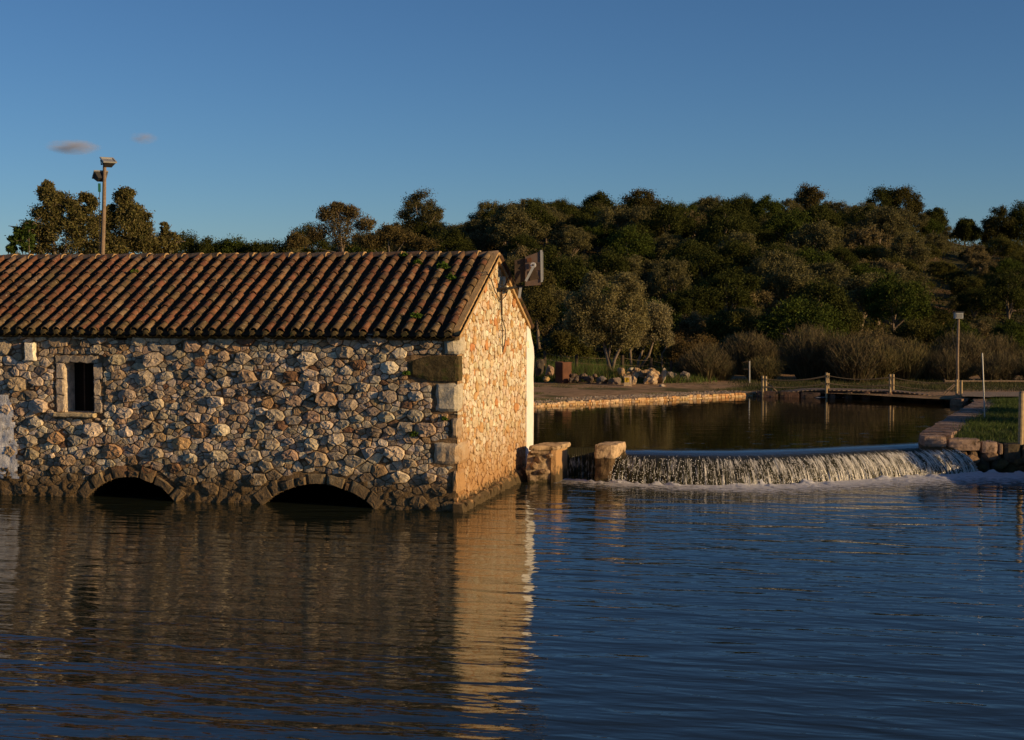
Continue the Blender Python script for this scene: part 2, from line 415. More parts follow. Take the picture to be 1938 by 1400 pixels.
# weir body below the sheet
V, Fc = [], []
for i in range(61):
    s = i/60
    for j in range(9):
        t = .0 + j/8; p = weir_pt(s, t); p.y += .09; p.z -= .07
        if j == 8: p.z = -.6
        V.append(tuple(p))
    p = weir_pt(s, 0)
for i in range(60):
    for j in range(8):
        a = i*9+j; Fc.append((a, a+1, a+10, a+9))
link('weir', rawmesh('weir', V, np.array(Fc), M['moss'], True), kind='structure')
# upper pool surface follows the weir crest
back = [weir_pt(i/40, 0) for i in range(41)]
gateY = onz(1090, 846, ZU).y
g0 = onz(1000, 846, ZU); g1 = onz(1128, 846, ZU)
pts = [(-40, g0.y+.02), (g0.x, g0.y+.02), (g1.x, g1.y+.02)] + [(p.x, p.y) for p in back] + [(K.x+.05, K.y+.1)]
pts += [(wall_x(y)+.05, y) for y in (36, 39, 42, W1.y)] + [(W1.x+.8, W1.y+1.6), (W1.x+1.0, 52.5), (-40, 52.5)]
# fan of quads is concave: build as columns between the front edge and the far edge
front = sorted(pts[:3+41], key=lambda p: p[0])
V = [(p[0], p[1], ZU) for p in front]; nb = len(V)
V += [(p[0], 52.5, ZU) for p in front]
Fc = [(i, i+1, nb+i+1, nb+i) for i in range(nb-1)]
b0 = len(V); rp = [(front[-1][0], front[-1][1]), (K.x+.1, K.y+.05)] + [(wall_x(y)+.12, y) for y in (37, 40, 43, W1.y)] + [(W1.x+1.2, W1.y+2.5), (W1.x+1.2, 52.5)]
V += [(x, y, ZU) for x, y in rp] + [(front[-1][0], 52.5, ZU)]
Fc.append(tuple(range(b0, len(V))))
link('upper_pool', rawmesh('upper_pool', V, Fc, M['upper_water']), kind='structure')
# foam at the foot of the weir
fm = bpy.data.materials.new('foam'); fm.use_nodes = True
nt = fm.node_tree; n = nt.nodes; l = nt.links; b = n['Principled BSDF']; b.inputs['Base Color'].default_value = (.62,.62,.64,1); b.inputs['Roughness'].default_value = .6
a = n.new('ShaderNodeVertexColor'); a.layer_name = 'Col'; geo = n.new('ShaderNodeNewGeometry')
mp = n.new('ShaderNodeMapping'); mp.inputs['Scale'].default_value = (5, 11, 8); l.new(geo.outputs['Position'], mp.inputs[0])
nz = n.new('ShaderNodeTexNoise'); nz.inputs['Scale'].default_value = 1; nz.inputs['Detail'].default_value = 7; nz.inputs['Roughness'].default_value = .68
nz.inputs['Distortion'].default_value = .6
l.new(mp.outputs[0], nz.inputs['Vector'])
ad = n.new('ShaderNodeMath'); ad.operation = 'ADD'; l.new(a.outputs[0], ad.inputs[0]); l.new(nz.outputs[0], ad.inputs[1])
mr = n.new('ShaderNodeMapRange'); mr.inputs[1].default_value = .64; mr.inputs[2].default_value = .88
l.new(ad.outputs[0], mr.inputs[0]); l.new(mr.outputs[0], b.inputs['Alpha'])
bp = n.new('ShaderNodeBump'); bp.inputs['Distance'].default_value = .05; bp.inputs['Strength'].default_value = 1; l.new(nz.outputs[0], bp.inputs['Height']); l.new(bp.outputs[0], b.inputs['Normal'])
V, Fc, cc = [], [], []; NS, NT = 420, 46
FB = [onz(1045, 906, 0)] + BASE + [BASE[-1]+Vector((2.6,-.15,0))]
for i in range(NS+1):
    s = i/NS; B = sample(FB, s); wd = 1.9 + 1.6*min(1, max(0, s-.15)*1.5)
    for j in range(NT+1):
        t = j/NT; x = B.x; y = B.y + .08 - t*wd
        m_ = 1-t
        lump = max(0, fbm(x, y, 2, 3, 3.2))*.15*math.exp(-t*9) + .02*math.exp(-t*5)
        V.append((x + .1*fbm(x, y, 8, 2, 1.5)*t, y, .006 + lump))
        cc.append((.56*math.exp(-t*1.7)*(.6+.4*min(1, s*3)) - .05*t,)*3)
for i in range(NS):
    for j in range(NT):
        a_ = i*(NT+1)+j; Fc.append((a_, a_+1, a_+NT+2, a_+NT+1))
link('weir_foam', rawmesh('weir_foam', V, np.array(Fc), fm, True, np.clip(np.array(cc), -1, 1)), kind='stuff',
     label='white foam drifting along the foot of the weir', cat='foam')

# ---------------------------------------------------------------- stone laying
def clip(poly, nx, ny, c):
    out = []
    for i in range(len(poly)):
        p, q = poly[i], poly[(i+1) % len(poly)]
        dp = nx*p[0]+ny*p[1]-c; dq = nx*q[0]+ny*q[1]-c
        if dp <= 0: out.append(p)
        if (dp < 0 < dq) or (dq < 0 < dp):
            f = dp/(dp-dq); out.append((p[0]+(q[0]-p[0])*f, p[1]+(q[1]-p[1])*f))
    return out
def pack(a0, a1, b0, b1, sizes, rng, keep, dummy=(), asp=1.25, zmax=None):
    """irregular masonry: discs of falling size, then their power cells. keep(a,b,r)->bool"""
    cell = .5; grid = {}; sites = []
    def near(a, b, rad):
        R_ = int(rad/cell)+1; ca, cb_ = int(a//cell), int(b//cell)
        for i in range(ca-R_, ca+R_+1):
            for j in range(cb_-R_, cb_+R_+1):
                for k in grid.get((i, j), ()): yield k
    def put(a, b, r, d):
        grid.setdefault((int(a//cell), int(b//cell)), []).append(len(sites)); sites.append((a, b, r, d))
    for a, b, r in dummy: put(a, b*asp, r, True)
    for r, tries in sizes:
        for _ in range(tries):
            a = rng.uniform(a0, a1); b = rng.uniform(b0, b1)*asp
            rr = r*rng.uniform(.85, 1.15)
            if not keep(a, b/asp, rr): continue
            if all((sites[k][0]-a)**2+(sites[k][1]-b)**2 > ((rr+sites[k][2])*(.80 if not sites[k][3] else .95))**2 for k in near(a, b, rr+.35)): put(a, b, rr, False)
    cells = []
    for i, (a, b, r, d) in enumerate(sites):
        if d: continue
        poly = [(a-.7,b-.7),(a+.7,b-.7),(a+.7,b+.7),(a-.7,b+.7)]
        nb = sorted((( (sites[k][0]-a)**2+(sites[k][1]-b)**2, k) for k in near(a, b, .9) if k != i))
        for dd, k in nb[:40]:
            if dd > 1.0 or dd < 1e-9: break
            x, y, q, _ = sites[k]
            nx, ny = 2*(x-a), 2*(y-b); c = (x*x+y*y-.38*q*q)-(a*a+b*b-.38*r*r)
            poly = clip(poly, nx, ny, c)
            if len(poly) < 3: break
        if zmax is not None and len(poly) >= 3: poly = clip(poly, 0, 1, zmax(a)*asp); poly = clip(poly, 1, 0, a1+.02) if len(poly) >= 3 else poly
        if len(poly) >= 3:
            m = max(math.hypot(p[0]-a, p[1]-b) for p in poly)
            if m < r*3.2+.05: cells.append(([(p[0], p[1]/asp) for p in poly], r))
            else:
                pp = [(a+(p[0]-a)*min(1, (r*2.2)/max(1e-6, math.hypot(p[0]-a, p[1]-b))), b+(p[1]-b)*min(1, (r*2.2)/max(1e-6, math.hypot(p[0]-a, p[1]-b)))) for p in poly]
                cells.append(([(p[0], p[1]/asp) for p in pp], r))
    return cells
def shape_poly(poly, gap, rng, rnd=True):
    n = len(poly); cx = sum(p[0] for p in poly)/n; cy = sum(p[1] for p in poly)/n
    if rnd:
        out = []
        for i in range(n):
            p, q = poly[i], poly[(i+1) % n]; e_ = rng.uniform(.04, .13)
            out += [(p[0]*(1-e_)+q[0]*e_, p[1]*(1-e_)+q[1]*e_), (p[0]*e_+q[0]*(1-e_), p[1]*e_+q[1]*(1-e_))]
        poly = out
    sz = max(math.hypot(p[0]-cx, p[1]-cy) for p in poly)
    out = []
    for i in range(len(poly)):
        p, q = poly[i], poly[(i+1) % len(poly)]
        d = math.hypot(q[0]-p[0], q[1]-p[1])
        if d < .012: continue
        k = max(1, int(d/(sz*.55+.02)))
        for j in range(k):
            f = j/k; x = p[0]+(q[0]-p[0])*f; y = p[1]+(q[1]-p[1])*f
            out.append((x, y))
    res = []
    for x, y in out:
        d = math.hypot(x-cx, y-cy)
        if d < 1e-5: continue
        s = max(.3, (d-gap)/d)*rng.uniform(.93, 1.02)
        res.append((cx+(x-cx)*s, cy+(y-cy)*s))
    return res, (cx, cy), sz
def stone_geo(poly, c, sz, d, rng, rings=((1,-.6,0),(.98,.6,.5),(.90,.98,1),(.64,1,1),(.34,1,1)), facets=4, rough=.15):
    pl = []
    for k in range(facets):
        w = rng.uniform(0, 2*math.pi); m = rng.uniform(.1, .6) if k < 2 else rng.uniform(.3, 1.5)
        pl.append((math.cos(w)*m, math.sin(w)*m, rng.uniform(.8, 1.1) if k < 2 else rng.uniform(1.1, 1.7)))
    def h(x, y):
        v = 1.15
        for nx, ny, o in pl: v = min(v, o - (nx*(x-c[0]) + ny*(y-c[1]))/sz)
        return max(.42, v)*d
    V = []; n = len(poly)
    for ri, (f, hz, hm) in enumerate(rings):
        for x, y in poly:
            X = c[0]+(x-c[0])*f; Y = c[1]+(y-c[1])*f
            z = -.06 if ri == 0 else h(X, Y)*hz*(1+rng.uniform(-rough, rough))
            if ri >= 2: X += rng.uniform(-.08,.08)*sz; Y += rng.uniform(-.08,.08)*sz
            V.append((X, Y, z))
    V.append((c[0], c[1], h(*c)*(1+rng.uniform(-rough, rough))))
    Fc = []
    for ri in range(len(rings)-1):
        for i in range(n):
            j = (i+1) % n; Fc.append((ri*n+i, ri*n+j, (ri+1)*n+j, (ri+1)*n+i))
    m = (len(rings)-1)*n
    for i in range(n): Fc.append((m+i, m+(i+1) % n, len(V)-1))
    return V, Fc
# ---------------------------------------------------------------- the mill
mill = empty('stone_mill', C0, THETA, label='long rubble stone water mill with clay tile roof standing in the lower pool', cat='mill')
def part(name, me_or_mb, mt=None, parent=None, **k):
    if isinstance(me_or_mb, MB): return me_or_mb.build(name, mt, parent or mill, **k)
    return link(name, me_or_mb, parent or mill, **k)
ct, st_ = math.cos(THETA), math.sin(THETA)
def wloc(px, py):
    """pixel -> (x, z) in the mill's frame on its front wall plane (local y = 0)"""
    d = ray(px, py); o = Vector((0, 0, H))-C0
    oy = -st_*o.x + ct*o.y; dy = -st_*d.x + ct*d.y; t = -oy/dy
    p = o + d*t
    return ct*p.x + st_*p.y, p.z
def gloc(px, py, x=0.0):
    """pixel -> (y, z) in the mill's frame on a plane parallel to the gable"""
    d = ray(px, py); o = Vector((0, 0, H))-C0
    ox = ct*o.x + st_*o.y - x; dx = ct*d.x + st_*d.y; t = -ox/dx
    p = o + d*t
    return -st_*p.x + ct*p.y, p.z
def lw(x, y, z):   # mill frame -> world
    return Vector((C0.x + ct*x - st_*y, C0.y + st_*x + ct*y, z))
def arch(pl, pr, pc):
    xl = wloc(*pl)[0]; xr = wloc(*pr)[0]; zc = wloc(*pc)[1]
    c = (xl+xr)/2; hw = (xr-xl)/2; rad = (hw*hw+zc*zc)/(2*zc)
    return c, zc-rad, rad, hw
ARCH = [arch((165,945),(332,945),(248,903)), arch((500,958),(708,958),(603,916))]
wx0, wz1 = wloc(121, 686); wx1, wz0 = wloc(179, 781)
WIN = (wx0, wx1, wz0, wz1)
def in_arch(a, b, ex=0):
    return any((a-c)**2+(b-zc)**2 < (r+ex)**2 for c, zc, r, hw in ARCH)
hx0, hz1 = wloc(217, 622); hx1, hz0 = wloc(240, 643)
lx0, lz1 = wloc(775, 672); lz0 = wloc(862, 722)[1]
def rect_in(a, b, q, e=0): return q[0]-e < a < q[1]+e and q[2]-e < b < q[3]+e
bx0, bz1 = wloc(52, 648); bx1, bz0 = wloc(70, 682)
LINT = (lx0, .0, lz0, lz1)
QU = [ (wloc(838,635)[0], wloc(868,674)[1], wloc(860,636)[1], .45), (wloc(822,722)[0], wloc(868,782)[1], wloc(868,724)[1], .34),
       (wloc(852,786)[0], wloc(868,834)[1], wloc(868,786)[1], .30), (wloc(820,835)[0], wloc(868,882)[1], wloc(868,836)[1], .66), (wloc(854,890)[0], wloc(868,938)[1], wloc(868,886)[1], .42)]
EX = [(WIN[0]-.2, WIN[1]+.2, WIN[2]-.1, WIN[3]+.16), (hx0, hx1, hz0, hz1), (bx0, bx1, bz0, bz1), LINT] + [(q[0], 0, q[1], q[2]) for q in QU]
dummy = []
for x0, x1, z0, z1 in EX:
    nx = max(2, int((x1-x0)/.07)); nz_ = max(2, int((z1-z0)/.07))
    for i in range(nx+1):
        for j in range(nz_+1):
            if i in (0, nx) or j in (0, nz_):
                a = x0+.03+(x1-x0-.06)*i/nx; b = z0+.03+(z1-z0-.06)*j/nz_; dummy.append((a, b, .035))
RV = .24
for c, zc, r, hw in ARCH:
    for k in range(60):
        w = math.pi*k/59; a = c+math.cos(w)*(r+RV-.04); b = zc+math.sin(w)*(r+RV-.04)
        if b > -.1: dummy.append((a, b, .035))
def keepf(a, b, r):
    if in_arch(a, b, RV+.02): return False
    return not any(rect_in(a, b, q, .02) for q in EX)
rng = random.Random(11)
cells = pack(-LB, -.04, -.15, ZE-.06, [(.30, 130), (.23, 450), (.17, 1700), (.12, 4500), (.072, 9000), (.036, 7000)], rng, keepf, dummy, asp=1.5, zmax=lambda a: ZE-.03)
def pick(pal, rng, v=.12):
    w = rng.random()*sum(p[0] for p in pal)
    for p in pal:
        w -= p[0]
        if w <= 0: break
    k = rng.uniform(1-v, 1+v); return tuple(min(.9, c*k*rng.uniform(.96, 1.04)) for c in p[1])
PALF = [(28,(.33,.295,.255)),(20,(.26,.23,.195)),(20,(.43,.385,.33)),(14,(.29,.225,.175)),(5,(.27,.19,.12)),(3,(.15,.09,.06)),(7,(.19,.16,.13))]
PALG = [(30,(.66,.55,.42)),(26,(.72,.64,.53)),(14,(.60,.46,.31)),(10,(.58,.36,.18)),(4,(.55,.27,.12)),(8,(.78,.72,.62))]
stones = []
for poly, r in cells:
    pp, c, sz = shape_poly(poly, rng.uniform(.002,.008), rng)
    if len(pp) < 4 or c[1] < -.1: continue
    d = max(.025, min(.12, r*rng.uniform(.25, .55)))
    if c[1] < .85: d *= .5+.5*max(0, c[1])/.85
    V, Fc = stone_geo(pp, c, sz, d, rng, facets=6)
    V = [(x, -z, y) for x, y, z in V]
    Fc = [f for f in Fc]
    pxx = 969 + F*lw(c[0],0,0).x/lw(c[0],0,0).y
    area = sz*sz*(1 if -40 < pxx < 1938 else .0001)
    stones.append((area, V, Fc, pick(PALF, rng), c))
stones.sort(key=lambda s: -s[0])
front = part('front_wall', None) if False else None
# mortar core of the front wall, with real openings
NX, NZ = int(LB/.05), int((ZE+.35)/.05); V, Fc = [], []
for i in range(NX+1):
    for j in range(NZ+1):
        x = -LB+i*LB/NX; z = -.35+j*(ZE+.35)/NZ
        lo = max(0, 1-z/.9)
        # snap to openings so that their edges stay crisp
        for c, zc, r, hw in ARCH:
            dd = math.hypot(x-c, z-zc)
            if abs(dd-r-.03) < .04 and dd > 1e-3: x = c+(x-c)*(r+.03)/dd; z = zc+(z-zc)*(r+.03)/dd
        y = .006 + .014*fbm(x, z, 1, 3, 6) - lo*(.015+.11*max(0, fbm(x, z, 4, 5, 5.5)))*(0 if x > -.05 or in_arch(x, z, .25) else 1)
        V.append((x, y, z))
for i in range(NX):
    for j in range(NZ):
        q = (i*(NZ+1)+j, (i+1)*(NZ+1)+j, (i+1)*(NZ+1)+j+1, i*(NZ+1)+j+1)
        cx = sum(V[k][0] for k in q)/4; cz = sum(V[k][2] for k in q)/4
        if in_arch(cx, cz, .01): continue
        if WIN[0]-.02 < cx < WIN[1]+.02 and WIN[2]-.02 < cz < WIN[3]+.02: continue
        if hx0 < cx < hx1 and hz0 < cz < hz1: continue
        Fc.append(q)
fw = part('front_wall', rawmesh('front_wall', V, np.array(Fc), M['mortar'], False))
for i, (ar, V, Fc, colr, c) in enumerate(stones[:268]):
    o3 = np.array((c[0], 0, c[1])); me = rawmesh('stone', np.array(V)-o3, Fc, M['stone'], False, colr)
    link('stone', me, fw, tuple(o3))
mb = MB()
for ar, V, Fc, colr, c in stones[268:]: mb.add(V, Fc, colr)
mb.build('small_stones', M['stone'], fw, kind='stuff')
# arches: voussoirs, vault, dark back
for ai, (c, zc, r, hw) in enumerate(ARCH):
    w0 = math.asin(min(1, (-.05-zc)/r)); span = math.pi-2*w0; nv = 9 if ai else 8
    edges = [w0+span*k/nv + (rng.uniform(-.07,.07) if 0 < k < nv else 0) for k in range(nv+1)]
    for k in range(nv):
        a0, a1 = edges[k]+.012, edges[k+1]-.012; ro = r+RV*rng.uniform(.55, 1.25); poly = []
        for f in (0, .5, 1): poly.append((c+math.cos(a0+(a1-a0)*f)*(r+.005), zc+math.sin(a0+(a1-a0)*f)*(r+.005)))
        for f in (1, .5, 0): poly.append((c+math.cos(a0+(a1-a0)*f)*ro, zc+math.sin(a0+(a1-a0)*f)*ro))
        cx = sum(p[0] for p in poly)/6; cz = sum(p[1] for p in poly)/6
        V, Fc = stone_geo(poly, (cx, cz), .2, rng.uniform(.03,.07), rng)
        colr = rng.choice([(.13,.07,.045),(.16,.09,.055),(.24,.20,.15),(.12,.09,.055),(.19,.16,.11)])
        V = [(x, -z, y) for x, y, z in V]; o3 = np.array((cx, 0, cz))
        link('voussoir', rawmesh('voussoir', np.array(V)-o3, Fc, M['stone'], False, colr), fw, tuple(o3))
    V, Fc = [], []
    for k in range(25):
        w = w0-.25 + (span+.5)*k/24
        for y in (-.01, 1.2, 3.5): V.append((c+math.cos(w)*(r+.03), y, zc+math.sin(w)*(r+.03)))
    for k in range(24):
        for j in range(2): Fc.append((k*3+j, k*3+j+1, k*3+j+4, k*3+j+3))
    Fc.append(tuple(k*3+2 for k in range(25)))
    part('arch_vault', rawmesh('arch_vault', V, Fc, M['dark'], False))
# window
x0, x1, z0, z1 = WIN; dp = .42
win = empty('window', (x0, 0, z0)); win.parent = mill
mb = MB()
V = [(x0,0,z0),(x1,0,z0),(x1,0,z1),(x0,0,z1),(x0,dp,z0),(x1,dp,z0),(x1,dp,z1),(x0,dp,z1)]
mb.add([(a-x0, b, c-z0) for a, b, c in V], [(0,1,5,4),(1,2,6,5),(2,3,7,6),(3,0,4,7)], (.4,.36,.32)); mb.build('reveal', M['stone'], win)
mb = MB(); mb.box(((x1-x0)/2, dp-.01, (z1-z0)/2), (x1-x0, .02, z1-z0)); mb.build('shade_panel', M['dark'], win)  # near-black panel, the shade inside the window put into its colour
mb = MB(); mb.box(((x1-x0)*.42, .3, (z1-z0)/2), (.022, .02, z1-z0)); mb.build('bar', M['darkwood'], win)
mb = MB(); mb.box(((x1-x0)*.74, .3, (z1-z0)/2), (.022, .02, z1-z0)); mb.build('bar', M['black'], win)
def slab(name, x0_, x1_, z0_, z1_, pro, colr, parent, mt=None, y1=.06, jit=.008, loc=None):
    """a dressed block with softened, uneven edges"""
    V, Fc = [], []
    bev = min(.018, (x1_-x0_)*.2, (z1_-z0_)*.2)
    nx = max(2, int((x1_-x0_)/.07)); nz_ = max(2, int((z1_-z0_)/.07))
    xs = [x0_]+list(np.linspace(x0_+bev, x1_-bev, nx))+[x1_]; zs = [z0_]+list(np.linspace(z0_+bev, z1_-bev, nz_))+[z1_]
    for i, x in enumerate(xs):
        for j, z in enumerate(zs):
            edge = i in (0, len(xs)-1) or j in (0, len(zs)-1)
            V.append((x+rng.uniform(-jit, jit), -(pro-(bev if edge else 0))+rng.uniform(-jit, jit)*.7, z+rng.uniform(-jit, jit)))
    m = len(zs)
    for i in range(len(xs)-1):
        for j in range(m-1): Fc.append((i*m+j, (i+1)*m+j, (i+1)*m+j+1, i*m+j+1))
    ring = [i*m for i in range(len(xs))] + [(len(xs)-1)*m+j for j in range(1, m)] + [i*m+m-1 for i in range(len(xs)-2, -1, -1)] + [j for j in range(m-2, 0, -1)]
    b = len(V)
    for k in ring: V.append((V[k][0], y1, V[k][2]))
    for k in range(len(ring)):
        k2 = (k+1) % len(ring); Fc.append((ring[k2], ring[k], b+k, b+k2))
    V = np.array(V); o3 = np.array(((x0_+x1_)/2, 0, (z0_+z1_)/2))
    pl = np.array(parent.location) if parent is not mill and parent is not fw else np.zeros(3)
    return link(name, rawmesh(name, V-o3, Fc, mt or M['stone'], False, colr), parent, tuple(o3-pl))
zc_ = [z0, z0+.34*(z1-z0), z0+.66*(z1-z0), z1]
for k in range(3):
    slab('jamb_stone', x0-rng.uniform(.15,.2), x0-.004, zc_[k]+.006, zc_[k+1]-.006, .035, (.32,.285,.255), win, jit=.017)
    slab('jamb_stone', x1+.004, x1+rng.uniform(.14,.2), zc_[k]+.006, zc_[k+1]-.006, .03, (.27,.24,.215), win, jit=.018)
slab('lintel', x0-.18, x1+.1, z1+.006, z1+.15, .03, (.24,.215,.19), win, jit=.017)
slab('sill', x0-.19, x1+.05, z0-.09, z0-.004, .14, (.34,.29,.20), win)
# block, socket, mossy lintel, plaster patch, ring
slab('white_block', bx0, bx1, bz0, bz1, .13, (.62,.6,.54), mill)
mb = MB(); V = [(hx0,0,hz0),(hx1,0,hz0),(hx1,0,hz1),(hx0,0,hz1),(hx0,.3,hz0),(hx1,.3,hz0),(hx1,.3,hz1),(hx0,.3,hz1)]
mb.add(V, [(0,1,5,4),(1,2,6,5),(2,3,7,6),(3,0,4,7),(4,5,6,7)]); mb.build('beam_socket', M['dark'], mill)
slab('beam_end', hx0+.03, hx1-.03, hz0+.03, hz1-.02, -.08, (1,1,1), mill, M['darkwood'], y1=.28)
def blk(name, xa, za, zb, vb, pro, colr, mt, parent=mill, tap=0, am=1):
    """corner block wrapping the corner of front wall and gable"""
    me_v, me_f = [], []; nx = max(3, int(-xa/.08)); ny = max(3, int(vb/.08)); nz_ = max(3, int((zb-za)/.08))
    X = np.linspace(xa, pro, nx+1); Y = np.linspace(-pro, vb, ny+1); Z = np.linspace(za, zb, nz_+1); idx = {}
    def vid(i, j, k):
        key = (i, j, k)
        if key not in idx:
            x, y, z = X[i], Y[j], Z[k]
            if tap and i < nx*.4:
                f = 1-i/(nx*.4); zc2 = (za+zb)/2; z = zc2+(z-zc2)*(1-tap*f)
            on = (i in (0, nx)) + (j in (0, ny)) + (k in (0, nz_))
            if i == nx and j == 0 or on >= 2: cq = .045 if am == 1 else .018; x -= cq*(i == nx)-cq*.7*(i == 0); y += cq*(j == 0); z += (cq*.7 if k == 0 else -cq*.7 if k == nz_ else 0)
            q = Vector((x*9, y*9, z*9)); x += am*.035*mnoise.noise(q*.6+Vector((za*7,0,0))); y += am*.035*mnoise.noise(q*.6+Vector((9,za*7,0))); z += am*.022*mnoise.noise(q*.6+Vector((0,9,za*7)))
            idx[key] = len(me_v); me_v.append((x, y, z))
        return idx[key]
    for i in range(nx):
        for k in range(nz_): me_f.append((vid(i,0,k), vid(i+1,0,k), vid(i+1,0,k+1), vid(i,0,k+1)))
        for j in range(ny):
            me_f.append((vid(i,j,nz_), vid(i+1,j,nz_), vid(i+1,j+1,nz_), vid(i,j+1,nz_)))
            me_f.append((vid(i,j+1,0), vid(i+1,j+1,0), vid(i+1,j,0), vid(i,j,0)))
    for j in range(ny):
        for k in range(nz_):
            me_f.append((vid(nx,j,k), vid(nx,j+1,k), vid(nx,j+1,k+1), vid(nx,j,k+1)))
            me_f.append((vid(0,j+1,k), vid(0,j,k), vid(0,j,k+1), vid(0,j+1,k+1)))
    o3 = np.array((xa/2, 0, (za+zb)/2))
    return link(name, rawmesh(name, np.array(me_v)-o3, me_f, mt, False, colr), parent, tuple(o3))
blk('mossy_lintel_stone', lx0, lz0, lz1, .22, .055, (1,1,1), M['moss'], tap=.45, am=.35)
for q in QU: blk('quoin', q[0], q[1]+.008, q[2]-.008, q[3], .05+rng.uniform(-.01,.01), (.56,.50,.42) if q is not QU[2] else (.42,.33,.25), M['gstone'])
# plaster patch at the left
V, Fc = [], []; n = 34
px0, pz1 = wloc(-60, 745); px1, pz0 = wloc(44, 905)
for i in range(n+1):
    for j in range(n+1):
        x = px0+(px1-px0)*i/n; z = pz0+(pz1-pz0)*j/n; V.append((x, -.085+.02*fbm(x, z, 2, 3, 5), z))
for i in range(n):
    for j in range(n):
        x = px0+(px1-px0)*(i+.5)/n; z = pz0+(pz1-pz0)*(j+.5)/n
        ed = (px1-x) - .03 - .16*abs(fbm(x*.5, z, 1, 3, 3)) - .25*max(0, (z-pz0)/(pz1-pz0)-.35)
        if ed > 0 and (pz1-z) > .1*abs(fbm(x, z, 7, 2, 5)) and z-pz0 > .08*abs(fbm(x, z, 9, 2, 6)): a_ = i*(n+1)+j; Fc.append((a_, a_+n+1, a_+n+2, a_+1))
part('plaster_patch', rawmesh('plaster_patch', V, Fc, M['plaster'], True))
def ringpart(px, py, r):
    x, z = wloc(px, py); mb = MB(); mb.tube([(x+r*math.cos(w), -.11, z+r*math.sin(w)) for w in np.linspace(0, 2*math.pi, 20)], .008, 5); mb.tube([(x, -.11, z+r), (x+.01, 0, z+r+.04)], .01, 5)
    return mb.build('mooring_ring', M['rust'], mill)
ringpart(283, 885, .10)
for pts in ([(178,752),(205,758),(235,757),(262,752)], [(262,752),(290,735),(315,712),(322,700)], [(322,742),(400,748),(470,738),(520,730)]):
    mb = MB(); mb.tube([(wloc(*p)[0], -.10, wloc(*p)[1]) for p in pts], .006, 4); mb.build('wall_cable', M['black'], mill)
# gable wall
def gtop(y): return ZE + (ZR-ZE)*(1-abs(y-WB/2)/(WB/2))
gd = []
for q in QU: 
    for j in range(5):
        for k in range(5): gd.append((q[3]*(j+.5)/5, q[1]+(q[2]-q[1])*(k+.5)/5, .04))
for j in range(4):
    for k in range(6): gd.append((.03+.18*j/3, lz0+(lz1-lz0)*k/5, .035))
def keepg(a, b, r):
    if b > gtop(a)-.10: return False
    if any(a < q[3]+.02 and q[1] < b < q[2] for q in QU): return False
    if a < .24 and lz0 < b < lz1: return False
    return True
rg = random.Random(23)
gcells = pack(.02, WB-.02, -.1, ZR-.1, [(.17, 120), (.12, 900), (.085, 4000), (.055, 12000), (.036, 16000)], rg, keepg, gd, asp=1.15, zmax=lambda a: gtop(a)-.06)
N_ = 50; V, Fc = [], []
NY = int(WB/.07)
for i in range(NY+1):
    y = WB*i/NY; top = gtop(y)-.02
    for j in range(61):
        z = -.35 + (top+.35)*j/60; V.append((.012*fbm(y, z, 6, 3, 7), y, z))
for i in range(NY):
    for j in range(60): a_ = i*61+j; Fc.append((a_, a_+61, a_+62, a_+1))
gw = part('gable_wall', rawmesh('gable_wall', V, np.array(Fc), M['gmortar'], False))
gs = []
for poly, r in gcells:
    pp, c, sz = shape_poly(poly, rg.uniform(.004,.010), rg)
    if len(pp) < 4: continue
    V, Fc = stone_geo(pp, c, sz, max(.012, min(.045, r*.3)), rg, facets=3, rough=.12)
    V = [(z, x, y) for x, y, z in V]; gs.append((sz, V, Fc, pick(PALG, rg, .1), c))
gs.sort(key=lambda s: -s[0])
for sz, V, Fc, colr, c in gs[:24]:
    o3 = np.array((0, c[0], c[1])); link('stone', rawmesh('stone', np.array(V)-o3, Fc, M['gstone'], False, colr), gw, tuple(o3))
mb = MB()
for sz, V, Fc, colr, c in gs[24:]: mb.add(V, Fc, colr)
mb.build('small_stones', M['gstone'], gw, kind='stuff')
# ledge of stones at the foot of the gable
rl = random.Random(3); y = -.12; ledge = empty('plinth', (0, 0, 0)); ledge.parent = mill
while y < WB+.1:
    ln = rl.uniform(.16, .34); hgt = .16 + .05*y/WB*2 + rl.uniform(-.03, .03)
    poly = [(y+.01, -.25), (y+ln-.01, -.25), (y+ln-.01, hgt), (y+ln*.5, hgt+.02), (y+.01, hgt-.01)]
    c = (y+ln/2, hgt/2-.1); V, Fc = stone_geo(poly, c, .2, .17, rl, rings=((1,-.6,0),(1,.6,.5),(.9,.9,1),(.6,1,1)))
    V = [(z, a, b) for a, b, z in V]; o3 = np.array((0, c[0], c[1]))
    link('plinth_stone', rawmesh('plinth_stone', np.array(V)-o3, Fc, M['gstone'], False, pick([(3,(.42,.28,.16)),(2,(.3,.2,.12)),(1,(.5,.36,.22))], rl)), ledge, tuple(o3)); y += ln
# raking verge bands
def band(y0, y1, name='verge_band'):
    V, Fc = [], []; n = 26
    for i in range(n+1):
        y = y0+(y1-y0)*i/n; zt = gtop(y)+.10; w = .20+.02*fbm(y, 0, 3, 2, 3)
        zt += .05*(y > WB/2)
        for x, z in ((-.05, zt), (.075, zt), (.085, zt-.03), (.082+.006*fbm(y,1,2,2,5), zt-w*.5), (.075, zt-w), (-.02, zt-w-.01)): V.append((x, y, z+.008*fbm(y, x, 3, 2, 6)))
    for i in range(n):
        for j in range(5): a_ = i*6+j; Fc.append((a_, a_+1, a_+7, a_+6))
    Fc.append(tuple(range(6))); Fc.append(tuple(n*6+k for k in range(6)))
    return part(name, rawmesh(name, V, Fc, M['verge'], False))
band(-.10, WB/2); band(WB/2, WB+.05)
